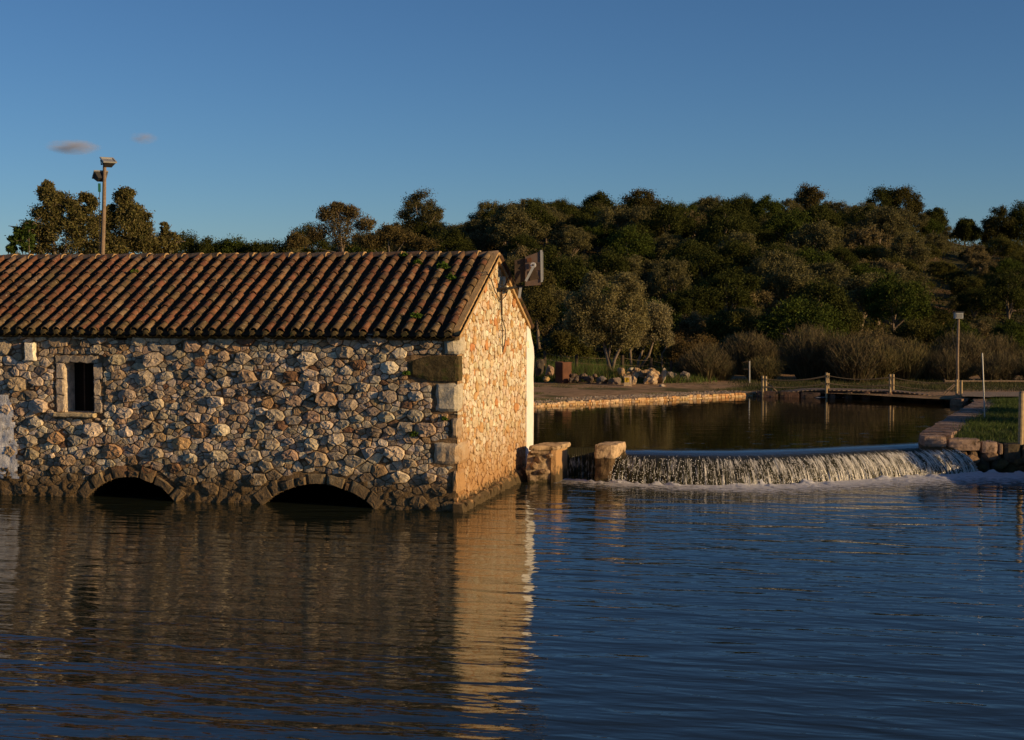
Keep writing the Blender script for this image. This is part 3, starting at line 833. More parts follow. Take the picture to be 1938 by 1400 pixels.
# white buttress behind the far corner
prof = [(WB-.22, -.3), (WB-.20, 2.9), (WB-.16, gtop(WB-.2)-.16), (WB-.02, ZE+.06), (WB+.10, ZE-.02), (WB+.30, ZE-.30), (WB+.50, ZE-.52), (WB+.56, ZE-.75), (WB+.47, ZE-1.2), (WB+.50, 2.0), (WB+.50, 1.2), (WB+.46, .4), (WB+.46, -.3)]
V = [(.04, y, z) for y, z in prof]+[(-.7, y, z) for y, z in prof]; n = len(prof)
Fc = [tuple(range(n)), tuple(range(2*n-1, n-1, -1))]+[((i+1) % n, i, n+i, n+(i+1) % n) for i in range(n)]
part('white_buttress', rawmesh('white_buttress', V, Fc, M['white'], False))
# other walls (rear, left end)
mb = MB(); mb.add([(-LB,WB,-.35),(-.02,WB,-.35),(-.02,WB,ZE),(-LB,WB,ZE)], [(0,3,2,1)]); mb.add([(-LB,0,-.35),(-LB,WB,-.35),(-LB,WB,ZE),(-LB,WB/2,ZR),(-LB,0,ZE)], [(0,1,2,3,4)])
mb.build('rear_wall', M['mortar'], mill)
# ---------------------------------------------------------------- roof
slope_l = math.hypot(WB/2, ZR-ZE); ang = math.atan2(ZR-ZE, WB/2); OV = .17
ca, sa = math.cos(ang), math.sin(ang)
roof = empty('roof', (0, 0, 0)); roof.parent = mill
def slope(s, side=1, h=0):   # s metres down from the ridge; returns (y, z) with h above the plane
    y = s*ca + h*(-sa) * -1; z = ZR - s*sa + h*ca
    return (WB/2 - s*ca - h*sa, z) if side == 1 else (WB/2 + s*ca + h*sa, z)
V = [(-LB, *slope(0)), (-.03, *slope(0)), (-.03, *slope(slope_l+OV)), (-LB, *slope(slope_l+OV)), (-LB, *slope(slope_l+OV, -1)), (-.03, *slope(slope_l+OV, -1))]
part('roof_deck', rawmesh('roof_deck', [(a, b, c-.03) for a, b, c in V], [(0,3,2,1), (0,1,5,4)], M['channel']), parent=roof)
SPC = .288; ROWS = 11; EXP = (slope_l+OV)/ROWS
def cover_mesh(colr, seed):
    rr = random.Random(seed); V, Fc = [], []; n = 8; Ls = [0, .5, 1]
    ln = EXP+.07
    for k, t in enumerate(Ls):
        rad = .070+.012*t
        for i in range(n+1):
            w = math.pi*i/n; V.append((math.cos(w)*rad*1.0, -t*ln, math.sin(w)*rad*1.0 + .016*t + rr.uniform(-.002,.002)))
    for i in range(n+1):
        w = math.pi*i/n; V.append((math.cos(w)*(.082-.015), -ln+.004, math.sin(w)*(.082-.015)+.014))
    for k in range(3):
        for i in range(n): a_ = k*(n+1)+i; Fc.append((a_, a_+n+1, a_+n+2, a_+1) if k < 2 else (a_, a_+n+1, a_+n+2, a_+1))
    me = rawmesh('cover_tile', V, Fc, M['tile'], False, colr)
    for p in me.polygons: p.use_smooth = p.index < 2*n
    return me
PALT = [(26,(.25,.12,.065)),(22,(.20,.10,.058)),(18,(.27,.165,.085)),(16,(.19,.125,.07)),(10,(.31,.22,.13)),(10,(.15,.09,.055)),(2,(.30,.12,.06))]
rt = random.Random(8)
cov = [cover_mesh(pick(PALT, rt, .18), i) for i in range(26)]
moss = [cover_mesh(pick([(1,(.20,.14,.07)),(1,(.25,.18,.095)),(1,(.15,.11,.055))], rt, .2), 90+i) for i in range(6)]
ncol = int(LB/SPC); stuffV = MB(); cnt = 0
order = []
for ci in range(ncol):
    x = -.13-ci*SPC
    jx = rt.uniform(-.02, .02)
    off_ = rt.uniform(-.10, .0)
    for r_ in range(ROWS+1):
        s = min(r_*EXP + off_, slope_l+OV-EXP-.07+rt.uniform(-.045,.03)); s = max(s, -.02)
        if r_ == ROWS and off_ > -.03: continue
        order.append((x+jx+rt.uniform(-.006,.006), s, r_, ci))
order.sort(key=lambda q: (q[3]*1.0, q[2]))
for x, s, r_, ci in order:
    low = rt.random() < (.06 + .5*(r_ >= ROWS-1) + .2*(ci < 5))
    me = rt.choice(moss if low else cov)
    y, z = slope(s, 1, .058+rt.uniform(-.006,.008))
    rot = (ang+rt.uniform(-.015,.015), rt.uniform(-.07,.07), rt.uniform(-.04,.04))
    if cnt < 300:
        o = bpy.data.objects.new('cover_tile', me); COL.objects.link(o); o.parent = roof
        o.location = (x, y, z); o.rotation_euler = rot; cnt += 1
    else:
        from mathutils import Euler
        e = Euler(rot).to_matrix(); cv = me.color_attributes['Col'].data[0].color[:3]
        stuffV.add([e @ v.co + Vector((x, y, z)) for v in me.vertices], [tuple(p.vertices) for p in me.polygons], cv)
for ci in range(ncol):     # rear slope
    x = -.30-ci*SPC
    for r_ in range(ROWS):
        me = rt.choice(cov); y, z = slope(r_*EXP, -1, .055); e = Euler((-ang, 0, 0)).to_matrix() @ Euler((0,0,math.pi)).to_matrix()
        stuffV.add([e @ v.co + Vector((x, y, z)) for v in me.vertices], [tuple(p.vertices) for p in me.polygons], me.color_attributes['Col'].data[0].color[:3])
stuffV.build('more_cover_tiles', M['tile'], roof, kind='stuff')
# channel tiles (concave) between the covers, and the mortar plugs at the eaves
mb = MB(); me2 = MB()
for ci in range(ncol+1):
    x = -.13-ci*SPC+SPC/2
    for sd_ in (1, -1):
        for r_ in range(ROWS):
            s0 = r_*EXP; s1 = s0+EXP+.03; V = []
            for s, ex in ((s0, 0), (s1, .012)):
                for i in range(7):
                    w = math.pi*i/6; y, z = slope(s, sd_, .075-math.sin(w)*.085+ex); V.append((x-math.cos(w)*.115, y, z))
            Fc = [(i, i+1, i+8, i+7) for i in range(6)]
            mb.add(V, Fc, (1,1,1))
mb.build('channel_tiles', M['channel'], roof, kind='stuff')
for ci in range(ncol):
    x = -.13-ci*SPC; V = []
    y, z = slope(slope_l+OV-.0, 1, .05)
    n = 7; rr = .072
    for dy, sc in ((.04, 1), (-.045-rt.uniform(0,.03), .93), (-.06-rt.uniform(0,.03), .5)):
        for i in range(n+1):
            w = math.pi*i/n; V.append((x+math.cos(w)*rr*sc*rt.uniform(.93,1.04), y+dy, z-.02+math.sin(w)*rr*.95*sc*rt.uniform(.92,1.04)-.03*(sc<.9)))
    Fc = [(k*(n+1)+i, k*(n+1)+i+1, (k+1)*(n+1)+i+1, (k+1)*(n+1)+i) for k in range(2) for i in range(n)]
    Fc.append(tuple(2*(n+1)+i for i in range(n+1)))
    me2.add(V, Fc)
    # lower tile end hanging under the cover (double eaves)
    V = []
    for dy in (.10, -.035):
        for i in range(n+1):
            w = math.pi*i/n; V.append((x-SPC/2-math.cos(w)*.12, y+dy, z-.015-math.sin(w)*.085))
    me2.add(V, [(i, i+1, n+2+i, n+1+i) for i in range(n)])
me2.build('eaves_mortar', M['moss'], roof, kind='stuff')
# eaves bed joint closing the gap above the wall
mb = MB(); y, z = slope(slope_l+OV-.05, 1, 0)
V = []; n = 160
for i in range(n+1):
    x = -LB+LB*i/n
    for yy, zz in ((y-.02+.02*fbm(x,0,1,2,4), z-.03), (y+.03, z-.11+.02*fbm(x,1,1,2,4)), (.02, ZE-.07)): V.append((x, yy, zz))
mb.add(V, [(i*3+j, (i+1)*3+j, (i+1)*3+j+1, i*3+j+1) for i in range(n) for j in range(2)]); mb.build('eaves_bed', M['moss'], roof)
# ridge tiles with pale mortar collars
RS = .425; k = 0; x = 0.06
while x > -LB+.3:
    V, Fc = [], []; n = 8
    for t in (0, 1):
        rad = .135-.02*t
        for i in range(n+1):
            w = math.pi*i/n; V.append((-t*(RS+.05), math.cos(w)*rad*1.1, math.sin(w)*rad*.85+(.022 if t == 0 else 0)))
    Fc = [(i, n+1+i, n+2+i, i+1) for i in range(n)]
    if k == 0: Fc.append(tuple(range(n+1)))
    me = rawmesh('ridge_tile', V, Fc, M['tile'], True, pick([(2,(.26,.20,.14)),(1,(.3,.19,.11)),(1,(.2,.15,.10))], rt))
    o = link('ridge_tile', me, roof, (x, WB/2, ZR+.0+.006*math.sin(k*1.7)))
    mb = MB(); pts = [(0.012+rt.uniform(-.004,.004), math.cos(w)*.150, math.sin(w)*.118+.004) for w in np.linspace(.1, math.pi-.1, 9)]
    if k: mb.tube(pts, [.013*rt.uniform(.6,1.7) for _ in pts], 5, (.6,.45,.3)); mb.build('ridge_collar', M['verge'], o)
    x -= RS; k += 1
# ---------------------------------------------------------------- foliage
LEAF_CACHE = {}
def leafcloud(n, centers, spread, size, cols, rs, asp=.45, squash=.8):
    c = centers[rs.integers(0, len(centers), n)]
    P = c[:, :3] + rs.normal(0, 1, (n, 3))*(c[:, 3:4]*spread)*np.array((1, 1, squash))
    a = rs.normal(0, 1, (n, 3)); a /= np.linalg.norm(a, axis=1, keepdims=True)
    b = rs.normal(0, 1, (n, 3)); b -= a*np.sum(a*b, axis=1, keepdims=True); b /= np.linalg.norm(b, axis=1, keepdims=True)
    s = size*rs.uniform(.6, 1.4, (n, 1))
    V = np.stack([P-a*s, P-b*s*asp, P+a*s, P+b*s*asp], axis=1).reshape(-1, 3)
    Fc = np.arange(4*n).reshape(n, 4)
    cc = cols[rs.integers(0, len(cols), n)]*rs.uniform(.75, 1.25, (n, 1)); C = np.repeat(cc, 4, axis=0)
    return V, Fc, C
def crown_centers(rx, rz, zc, nc, rs, cr=(.22, .4), lob=.25, bottom=-.7):
    out = []
    ph = rs.uniform(0, 6, 4)
    while len(out) < nc:
        d = rs.normal(0, 1, 3); d /= np.linalg.norm(d)
        if d[2] < bottom: continue
        rad = rs.uniform(.45, 1)**.5
        az = math.atan2(d[1], d[0]); k = 1+lob*math.sin(2*az+ph[0])*math.cos(2.5*d[2]+ph[1])+lob*.6*math.sin(5*az+ph[2])
        out.append((d[0]*rx*rad*k, d[1]*rx*rad*k, zc+d[2]*rz*rad*(1+lob*.5*math.sin(3*az+ph[3])), rs.uniform(*cr)*rx))
    return np.array(out)
def tree_proto(seed, w, h, trunk, n, size, cols, nc=60, cr=(.16,.30), lob=.25, trunks=1, thin=1.0, asp=.45, bottom=-.7, bark=None):
    """returns (trunk mesh, crown mesh): w crown radius, h total height, trunk = bare trunk height"""
    rs = np.random.default_rng(seed); rr = random.Random(seed)
    rz = (h-trunk)/2; zc = trunk+rz
    cen = crown_centers(w*.85, rz*.85, zc, nc, rs, cr, lob, bottom)
    V, Fc, C = leafcloud(n, cen, .55*thin, size, np.array(cols), rs, asp)
    keep = V.reshape(-1, 4, 3)[:, :, 2].min(axis=1) > .05*h
    idx = np.repeat(keep, 4); V = V[idx]; C = C[idx]; Fc = np.arange(len(V)).reshape(-1, 4)
    crown = rawmesh('crown', V, Fc, M['leaf'], False, C)
    mb = MB()
    for t in range(trunks):
        a = rr.uniform(0, 6.28); lean = rr.uniform(.05, .2) if trunks == 1 else rr.uniform(.15, .4)
        bx, by = (0, 0) if trunks == 1 else (math.cos(a)*.12, math.sin(a)*.12)
        r0 = w*.075 if trunks == 1 else w*.05
        top = Vector((bx+math.cos(a)*lean*w*1.4, by+math.sin(a)*lean*w*1.4, trunk+rz*.5))
        mid = Vector((bx+math.cos(a)*lean*w*.5+rr.uniform(-.1,.1), by+math.sin(a)*lean*w*.5, trunk*.6))
        mb.tube([(bx, by, -.1), mid, top], [r0*1.3, r0, r0*.5], 7, (.9,.9,.9))
        for k in range(6):
            c = cen[rr.randrange(len(cen))]; st = mid.lerp(top, rr.uniform(.3, 1)); e = Vector(c[:3])
            m = st.lerp(e, .5)+Vector((rr.uniform(-.1,.1), rr.uniform(-.1,.1), rr.uniform(0,.2)))*w*.5
            mb.tube([st, m, e], [r0*.45, r0*.3, r0*.12], 5, (.9,.9,.9))
    tm = rawmesh('trunk', np.array(mb.v), mb.f, bark or M['bark'], True, np.array(mb.c))
    return tm, crown
def joined(tm, cm):     # one mesh with two materials for far trees
    def arr(me):
        V = np.zeros(len(me.vertices)*3, np.float32); me.vertices.foreach_get('co', V)
        C = np.zeros(len(me.vertices)*4, np.float32); me.color_attributes['Col'].data.foreach_get('color', C)
        return V.reshape(-1, 3), C.reshape(-1, 4), [tuple(p.vertices) for p in me.polygons]
    v1, c1, f1 = arr(tm); v2, c2, f2 = arr(cm)
    f = f1+[tuple(i+len(v1) for i in q) for q in f2]
    return rawmesh('hill_tree', np.vstack([v1, v2]), f, [tm.materials[0], cm.materials[0]], False, np.vstack([c1, c2]), [0]*len(f1)+[1]*len(f2))
OAK = [(.045,.058,.018),(.035,.045,.014),(.06,.07,.022)]
OLIVE = [(.115,.115,.062),(.09,.092,.045),(.14,.135,.08)]
CAROB = [(.05,.075,.018),(.07,.10,.025),(.04,.055,.014)]
DRY = [(.15,.13,.08),(.125,.11,.06),(.18,.155,.10)]
SCRUB = [(.075,.082,.028),(.10,.10,.035),(.06,.065,.02)]
protos = []
for i, (c, kind) in enumerate([(OAK,'o'),(OAK,'o'),(CAROB,'c'),(OLIVE,'l'),(SCRUB,'s'),(OAK,'o'),(DRY,'d'),(OLIVE,'l'),(CAROB,'c'),(SCRUB,'s')]):
    w, h = {'o':(2.1,3.9),'c':(2.0,3.5),'l':(1.9,3.7),'s':(1.9,2.4),'d':(1.6,2.5)}[kind]
    tm, cm = tree_proto(40+i, w, h, .25 if kind in 'sd' else .5, 16000 if kind != 'd' else 9000, .062, c, nc=90 if kind != 'd' else 60, cr=(.14,.26), lob=.30, bottom=-.6)
    protos.append((joined(tm, cm), kind, w, h))
LBL = {'o':('dark evergreen oak among the dense trees of the hillside','tree','dark oaks on the hillside'),
       'c':('bright green bushy tree among the darker trees of the hillside','tree','green bushy trees on the hillside'),
       'l':('grey green olive tree among the darker trees of the hillside','tree','olive trees on the hillside'),
       's':('low olive green scrub bush on the hillside','bush','scrub bushes on the hillside'),
       'd':('dry tan leafless bush on the hillside','bush','dry bushes on the hillside')}
rh = random.Random(77); n_h = 0
cand = []
for iy in range(20):
    yy = 64+iy*3.1
    hw = .3535*yy+4
    nx = int(2*hw/3.15)
    for ix in range(nx+1):
        x = -hw+2*hw*ix/nx+rh.uniform(-1.2,1.2)+(iy % 2)*1.6; y = yy+rh.uniform(-1.3,1.3)
        px = 969+F*x/y
        if px < 960 and yy < 96: continue
        if px < 930 and rh.random() < .25: continue
        if 1780 < px < 2200 and 104 < y < 122 and rh.random() < .93: continue
        
        cand.append((x, y, px))
SKYL = [(500,452),(560,440),(640,425),(720,432),(800,402),(850,390),(950,374),(1100,370),(1300,382),(1420,375),(1500,366),(1600,388),(1700,392),(1760,420),(1840,442),(1938,432),(2300,430)]
for x, y, px in cand:
    kinds = 'ooolllcsdd' if px < 1700 or y > 110 else 'sssclsddo'
    if y < 74: kinds = 'sscold'
    kd = rh.choice(kinds); pr = rh.choice([p for p in protos if p[1] == kd])
    sc = rh.choice([rh.uniform(.55,.78), rh.uniform(.7,.98)])*(1.0 if px > 900 else .95)
    if kd == 'o' and rh.random() < .12: sc *= 1.3
    if 1740 < px: sc *= .72
    zs = rh.uniform(.85, 1.2); cap_ = (H+(556-lerp_tab(SKYL, px)-rh.uniform(-14, 6))*y/F-ground_z(x, y)+.15)/(pr[3]*1.08*zs)
    if cap_ < .3: continue
    sc = min(sc, cap_)
    o = bpy.data.objects.new('hill_bush' if kd in 'sd' else 'hill_tree', pr[0]); COL.objects.link(o)
    o.location = (x, y, ground_z(x, y)-.15); o.rotation_euler = (0, 0, rh.uniform(0, 6.28)); o.scale = (sc, sc, sc*zs)
    tag(o, LBL[kd][0], LBL[kd][1], LBL[kd][2]); n_h += 1
print('hill plants', n_h)
# scrub undergrowth covering the slope: nobody could count it
rs = np.random.default_rng(4); cen = []
for _ in range(4200):
    y = rs.uniform(60, 124); x = rs.uniform(-.10 if y < 96 else -.38, .40)*y; cen.append((x, y, ground_z(x, y)+rs.uniform(.05,.4), rs.uniform(.3,.8)))
V, Fc, C = leafcloud(150000, np.array(cen), .6, .065, np.array(SCRUB+OAK+[(.13,.10,.05)]), rs, .4, .5)
link('undergrowth', rawmesh('undergrowth', V, Fc, M['leaf'], False, C), kind='stuff', label='low scrub and dry grass growing between the trees of the hillside', cat='undergrowth')
# twiggy tamarisk-like shrubs along the foot of the hill
def twig_proto(seed, w, h, n, cols):
    rr = random.Random(seed); V, Fc, C = [], [], []
    def rib(p, q, r0, r1, c):
        d = (q-p); s = d.cross(Vector((rr.uniform(-1,1), rr.uniform(-1,1), rr.uniform(-.2,.2)))).normalized()
        b = len(V); V.extend([p-s*r0, p+s*r0, q+s*r1, q-s*r1]); Fc.append((b, b+1, b+2, b+3)); C.extend([c]*4)
    for i in range(n):
        a = rr.uniform(0, 6.28); rd = w*rr.random()**.6
        p0 = Vector((math.cos(a)*rd*.35, math.sin(a)*rd*.35, 0)); hh = h*rr.uniform(.5, 1)*(1-.35*(rd/w)**2)
        p3 = Vector((math.cos(a)*rd, math.sin(a)*rd, hh)); c = rr.choice(cols); k = rr.uniform(.7, 1.3); c = tuple(x*k for x in c)
        pm = p0.lerp(p3, .5)+Vector((rr.uniform(-.12,.12), rr.uniform(-.12,.12), .08*h)); 
        rib(p0, pm, .012, .008, c); rib(pm, p3, .008, .004, c)
        for t in range(7):
            s = pm.lerp(p3, rr.uniform(-.6, 1)); e = s+Vector((rr.uniform(-.22,.22), rr.uniform(-.22,.22), rr.uniform(.1,.36)))
            rib(s, e, .006, .004, c)
    return rawmesh('bare_shrub', np.array([tuple(v) for v in V]), np.array(Fc), M['twig'], False, np.array(C))
TW = [(.125,.098,.052),(.10,.08,.042),(.15,.115,.06),(.095,.088,.04)]
TW2 = [(.13,.11,.045),(.10,.09,.035),(.17,.13,.055)]
twp = [twig_proto(1, 1.5, 2.5, 750, TW), twig_proto(2, 1.2, 2.0, 650, TW2), twig_proto(3, 1.6, 2.9, 800, TW), twig_proto(4, 1.0, 1.5, 500, TW2)]
rk = random.Random(19)
for px in list(range(1300, 1990, 26)):
    for row in range(2):
        Y = 56.6+row*4+rk.uniform(-1,1); p = px+rk.uniform(-10,10)+row*13
        x = (p-969)/F*Y; me = rk.choice(twp)
        if rk.random() < .22: continue
        sc = rk.uniform(.36, .86)*(1.15 if p > 1830 else 1)
        if p < 1380: sc *= .8
        o = bpy.data.objects.new('bare_shrub', me); COL.objects.link(o); o.location = (x, Y, ground_z(x, Y)-.05)
        o.rotation_euler = (0, 0, rk.uniform(0, 6.28)); o.scale = (sc*1.1, sc*1.1, sc)
        tag(o, 'brown twiggy shrub in the thicket along the foot of the hill beyond the pool', 'shrub', 'twiggy shrubs along the foot of the hill')
# named trees
def tree(name, loc, args, label, cat='tree', rz=0, group=None, **k):
    t = empty(name, loc, rz, label=label, cat=cat, group=group)
    tm, cm = tree_proto(*args, **k)
    link('trunk', tm, t); link('crown', cm, t); return t
def gp(px, Y): x = (px-969)/F*Y; return (x, Y, ground_z(x, Y)-.05)
# olives by the upper pool (trunks built to the photograph's leaning stems)
OL2 = [(.17,.165,.09),(.20,.19,.11),(.14,.135,.07),(.25,.23,.14)]
def stem_tree(name, Y, stems, blobs, n, size, cols, label, group=None, seed=1, cat='tree'):
    b0 = aty(stems[0][0][0], stems[0][0][1], Y); root = empty(name, b0, label=label, cat=cat, group=group)
    rr = random.Random(seed); mb = MB()
    for st in stems:
        dy = rr.uniform(-.3, .3); pts = []; rads = []
        for i, (px, py, rpx) in enumerate(st):
            f = i/(len(st)-1); pts.append(aty(px, py, Y+dy*f)-b0); rads.append(rpx*Y/F)
        mb.tube(pts, rads, 8, (.95,.95,.95))
        e = pts[-1]
        for k in range(5):
            q = e+Vector((rr.uniform(-.4,.4), rr.uniform(-.3,.3), rr.uniform(.05,.35))); mb.tube([e, e.lerp(q,.5)+Vector((.05,0,.08)), q], [rads[-1]*.8, rads[-1]*.5, .01], 5, (.9,.9,.9))
    link('trunk', rawmesh('trunk', np.array(mb.v), mb.f, M['bark'], True, np.array(mb.c)), root)
    rs = np.random.default_rng(seed); cen = []
    for px, py, rx, rz in blobs:
        c = aty(px, py, Y)-b0; wx = rx*Y/F; wz = rz*Y/F
        m = 26
        for _ in range(m):
            d = rs.normal(0, 1, 3); d /= np.linalg.norm(d); f = rs.uniform(.35, 1)**.5
            cen.append((c.x+d[0]*wx*f*.8, c.y+d[1]*wx*f*.8, c.z+d[2]*wz*f*.82, rs.uniform(.20,.36)*wx))
    V, Fc, C = leafcloud(int(n*1.25), np.array(cen), .62, size*.85, np.array(cols), rs, .4)
    link('crown', rawmesh('crown', V, Fc, M['leaf'], False, C), root)
    return root
stem_tree('olive_tree', 56, [[(1157,702,5),(1150,675,4),(1143,650,3.5),(1135,620,2)], [(1158,702,4),(1163,680,3),(1175,655,2.5),(1185,628,1.5)], [(1152,680,3),(1155,650,2.2),(1158,615,1.5)]],
    [(1140,560,48,42),(1190,558,34,42),(1110,600,40,35),(1155,608,55,34),(1128,530,20,16),(1185,528,20,14),(1090,580,25,28),(1205,600,28,36),(1125,635,34,20),(1180,638,36,20),(1095,615,24,24)], 62000, .048, OL2,
    'tall olive tree with forked leaning trunks behind the boulders of the far bank', seed=5)
stem_tree('olive_tree', 58, [[(1206,700,3),(1209,680,2.4),(1220,655,1.6)], [(1208,700,3),(1228,672,2.4),(1236,648,1.4)], [(1195,695,2.4),(1193,665,2),(1197,645,1.4)]],
    [(1240,595,32,24),(1255,618,24,26),(1225,630,30,26),(1262,640,16,18),(1205,640,22,20)], 26000, .046, [(.22,.21,.14),(.18,.17,.11),(.27,.25,.17)],
    'smaller pale grey olive with several thin stems right of the tall olive', seed=6)
stem_tree('scrub_tree', 59, [[(1292,708,2.4),(1302,698,2),(1318,690,1.8),(1330,675,1.4)], [(1291,708,2),(1285,690,1.4),(1282,670,1)], [(1253,695,2),(1253,670,1.5),(1262,655,1)]],
    [(1300,655,38,24),(1335,650,26,20),(1275,672,20,16),(1325,672,22,12)], 9000, .04, [(.13,.095,.045),(.11,.085,.04),(.16,.12,.06)],
    'scraggy brown leafed tree with one stem leaning right at the end of the rocks', seed=7)
stem_tree('bushy_tree', 62, [[(1020,660,4),(1018,630,3),(1015,600,2)]],
    [(1015,560,34,32),(1035,590,24,30),(1000,600,30,36),(1028,530,22,20),(1060,640,22,16)], 22000, .05, [(.085,.085,.035),(.11,.105,.045),(.065,.065,.026)],
    'rounded bushy tree showing directly behind the floodlight on the mill gable', seed=8)
# trees behind the mill roof
def blobtree(name, Y, blobs, n, size, cols, label, seed, base_px, r=5, cat='tree'):
    z = ground_z((base_px-969)/F*Y, max(Y, 57)) if Y > 50 else .6
    x = (base_px-969)/F*Y; py = 556+(H-z)*F/Y; topy = min(b[1] for b in blobs)
    st = [[(base_px,py,r),(base_px+3,(py+topy)/2,r*.7),(blobs[0][0],topy+14,.8)]]
    for b in blobs[1:4]: st.append([(base_px+2,(py+topy)/2+12,r*.5),((base_px+b[0])/2,(b[1]+(py+topy)/2)/2,r*.35),(b[0],b[1]+6,.6)])
    return stem_tree(name, Y, st, blobs, n, size, cols, label, seed=seed, cat=cat)
GB = [(.11,.11,.045),(.14,.13,.06),(.085,.09,.035),(.17,.15,.08)]
blobtree('tall_tree', 46, [(88,362,17,22),(95,400,34,34),(130,400,30,30),(70,450,40,36),(120,450,50,44),(165,385,20,22),(160,430,40,36),(105,380,20,20)], 40000, .05, GB,
    'loose grey green tree left of the lamp pole behind the mill roof', 21, 115)
blobtree('tall_tree', 46.5, [(235,372,20,20),(245,400,26,26),(225,440,48,44),(262,420,26,26),(205,410,18,30),(275,455,26,24),(210,470,50,26)], 36000, .05, GB,
    'loose grey green tree right of the lamp pole behind the mill roof', 22, 235)
blobtree('fig_sapling', 45, [(38,438,13,10),(30,455,14,10),(48,455,18,20),(55,425,12,8),(22,470,10,8)], 2600, .085, [(.05,.085,.022),(.06,.10,.03)],
    'sparse large leafed sapling at the left end behind the mill roof', 23, 55, 2)
blobtree('young_tree', 47, [(312,432,9,16),(305,462,26,24),(325,458,16,20)], 9000, .05, GB,
    'short pointed tree at the right end of the tree group behind the roof', 24, 308, 3)
# dark tree row and bare tree on the skyline behind the ridge
for i, (px, top, wpx, cols_, lab) in enumerate([
    (350,434,34,OAK,'dark rounded bush on the skyline right of the pointed tree'),(395,446,30,OAK,'dark low tree on the skyline over the middle of the roof'),
    (440,440,28,CAROB,'greenish tree with a thin bare twig on the skyline above the roof'),(505,446,24,OAK,'small dark tree in the skyline dip above the roof'),
    (478,450,20,OAK,'very small dark bush in the skyline dip above the roof'),(578,420,16,OAK,'small dark round tree left of the pale bare tree'),
    (800,356,34,[(.075,.075,.035),(.095,.09,.05)],'tall open crowned tree standing above the skyline at the left end of the hill'),
    (1130,360,20,OAK,'small dark round treetop on the skyline above the tall olive'),(1215,352,24,[(.075,.07,.03),(.06,.055,.022)],'brownish round tree standing up on the middle skyline'),
    (1340,372,28,OAK,'low dark tree on the skyline right of the middle'),(1530,350,34,[(.10,.085,.04),(.08,.07,.03)],'warm brown round tree on the skyline left of the tallest pair'),
    (1665,352,36,OAK,'large dark round tree forming the left half of the tallest pair on the skyline'),(1705,350,36,[(.07,.065,.026),(.055,.055,.02)],'large olive brown tree forming the right half of the tallest pair on the skyline'),
    (1762,400,26,OAK,'dark tree on the skyline just right of the tallest pair'),(1825,418,17,OAK,'lone small dark tree in the skyline gap at the right'),
    (1885,390,26,[(.05,.055,.022),(.06,.06,.025)],'dark tree standing right of the skyline gap'),(1932,380,26,OAK,'dark tree cut by the right edge of the picture on the skyline')]):
    Y = 118 if px > 1000 else 108
    x = (px-969)/F*Y; g = ground_z(x, Y); top_z = H+(556-top)*Y/F; h = max(2.4, top_z-g); w = wpx*Y/F
    w = max(w, h*.40)
    t = empty('skyline_tree', (x, Y, g-.1), label=lab, cat='tree')
    h0 = min(h, 2.3*w+1.5); tm, cm = tree_proto(300+i, w, h, min(.5, max(.3, h-2.6*w)), 20000, .065, cols_, nc=60, cr=(.22,.38), lob=.28, bottom=-.98, thin=1.0 if px != 800 else .8)
    link('trunk', tm, t); link('crown', cm, t)
blobtree('pale_tree', 92, [(640,392,16,10),(620,405,26,14),(665,400,22,12),(640,420,40,18),(690,425,22,16),(600,440,26,16),(650,445,40,18),(745,440,20,14)], 15000, .075, [(.12,.10,.055),(.10,.085,.045),(.15,.125,.075)],
    'pale sparse crowned tree with visible pale branches behind the middle of the roof', 31, 645, 3)
blobtree('shrubby_tree', 88, [(735,440,26,16),(765,452,26,14),(700,458,30,14),(560,455,26,14),(800,462,26,12)], 12000, .075, [(.10,.085,.04),(.12,.10,.05)],
    'low olive brown shrubby tree above the roof ridge beside the tall open tree', 32, 735, 2)
# ---------------------------------------------------------------- grass
def tufts(name, pts, n, hgt, wd, cols, label, seed, spread=.25, cat='grass'):
    rs = np.random.default_rng(seed); P = np.array(pts)[rs.integers(0, len(pts), n)]
    h = (P[:, 3] if P.shape[1] > 3 else hgt)*rs.uniform(.5, 1.2, n)
    P = P[:, :3] + np.column_stack([rs.normal(0, spread, n), rs.normal(0, spread, n), np.zeros(n)])
    a = rs.uniform(0, 6.28, n); lean = rs.normal(0, .35, (n, 2))
    D = np.column_stack([np.cos(a), np.sin(a), np.zeros(n)])*wd
    T = P+np.column_stack([lean[:, 0]*h, lean[:, 1]*h, h])
    V = np.stack([P-D, P+D, T], axis=1).reshape(-1, 3); Fc = np.arange(3*n).reshape(n, 3)
    c = np.array(cols)[rs.integers(0, len(cols), n)]*rs.uniform(.7, 1.3, (n, 1))
    return link(name, rawmesh(name, V, Fc, M['grass'], False, np.repeat(c, 3, axis=0)), kind='stuff', label=label, cat=cat)
GT = [(.12,.20,.03),(.15,.22,.045),(.17,.19,.055)]
GR = [(.06,.10,.02),(.08,.12,.025),(.10,.12,.035),(.05,.075,.018)]; GD = [(.20,.15,.07),(.16,.12,.055),(.10,.10,.03)]
rg = random.Random(2); pts = []
for _ in range(900):
    y = rg.uniform(K.y+.3, W1.y+1); x = wall_x(y)+.86+rg.random()**1.3*6; pts.append((x, y, lawn_z(x, y)+.03, .11+.06*max(0, fbm(x, y, 1, 2, .8))+(.12 if x-wall_x(y) < .9 and rg.random() < .4 else 0)))
tufts('lawn_grass', pts, 42000, .1, .008, GR, 'short green grass of the shaded right bank', 1, .16)
pts = []
for _ in range(700):
    px = rg.uniform(960, 1330); Y = rg.uniform(55.3, 62); x = (px-969)/F*Y; pts.append((x, Y, ground_z(x, Y)-.03, rg.uniform(.3, .75) if px < 1180 else rg.uniform(.15,.4)))
tufts('tall_grass', pts, 60000, .5, .012, GT+GR+GT+GD, 'tall green and straw coloured grass behind the boulders of the far bank', 2, .3)
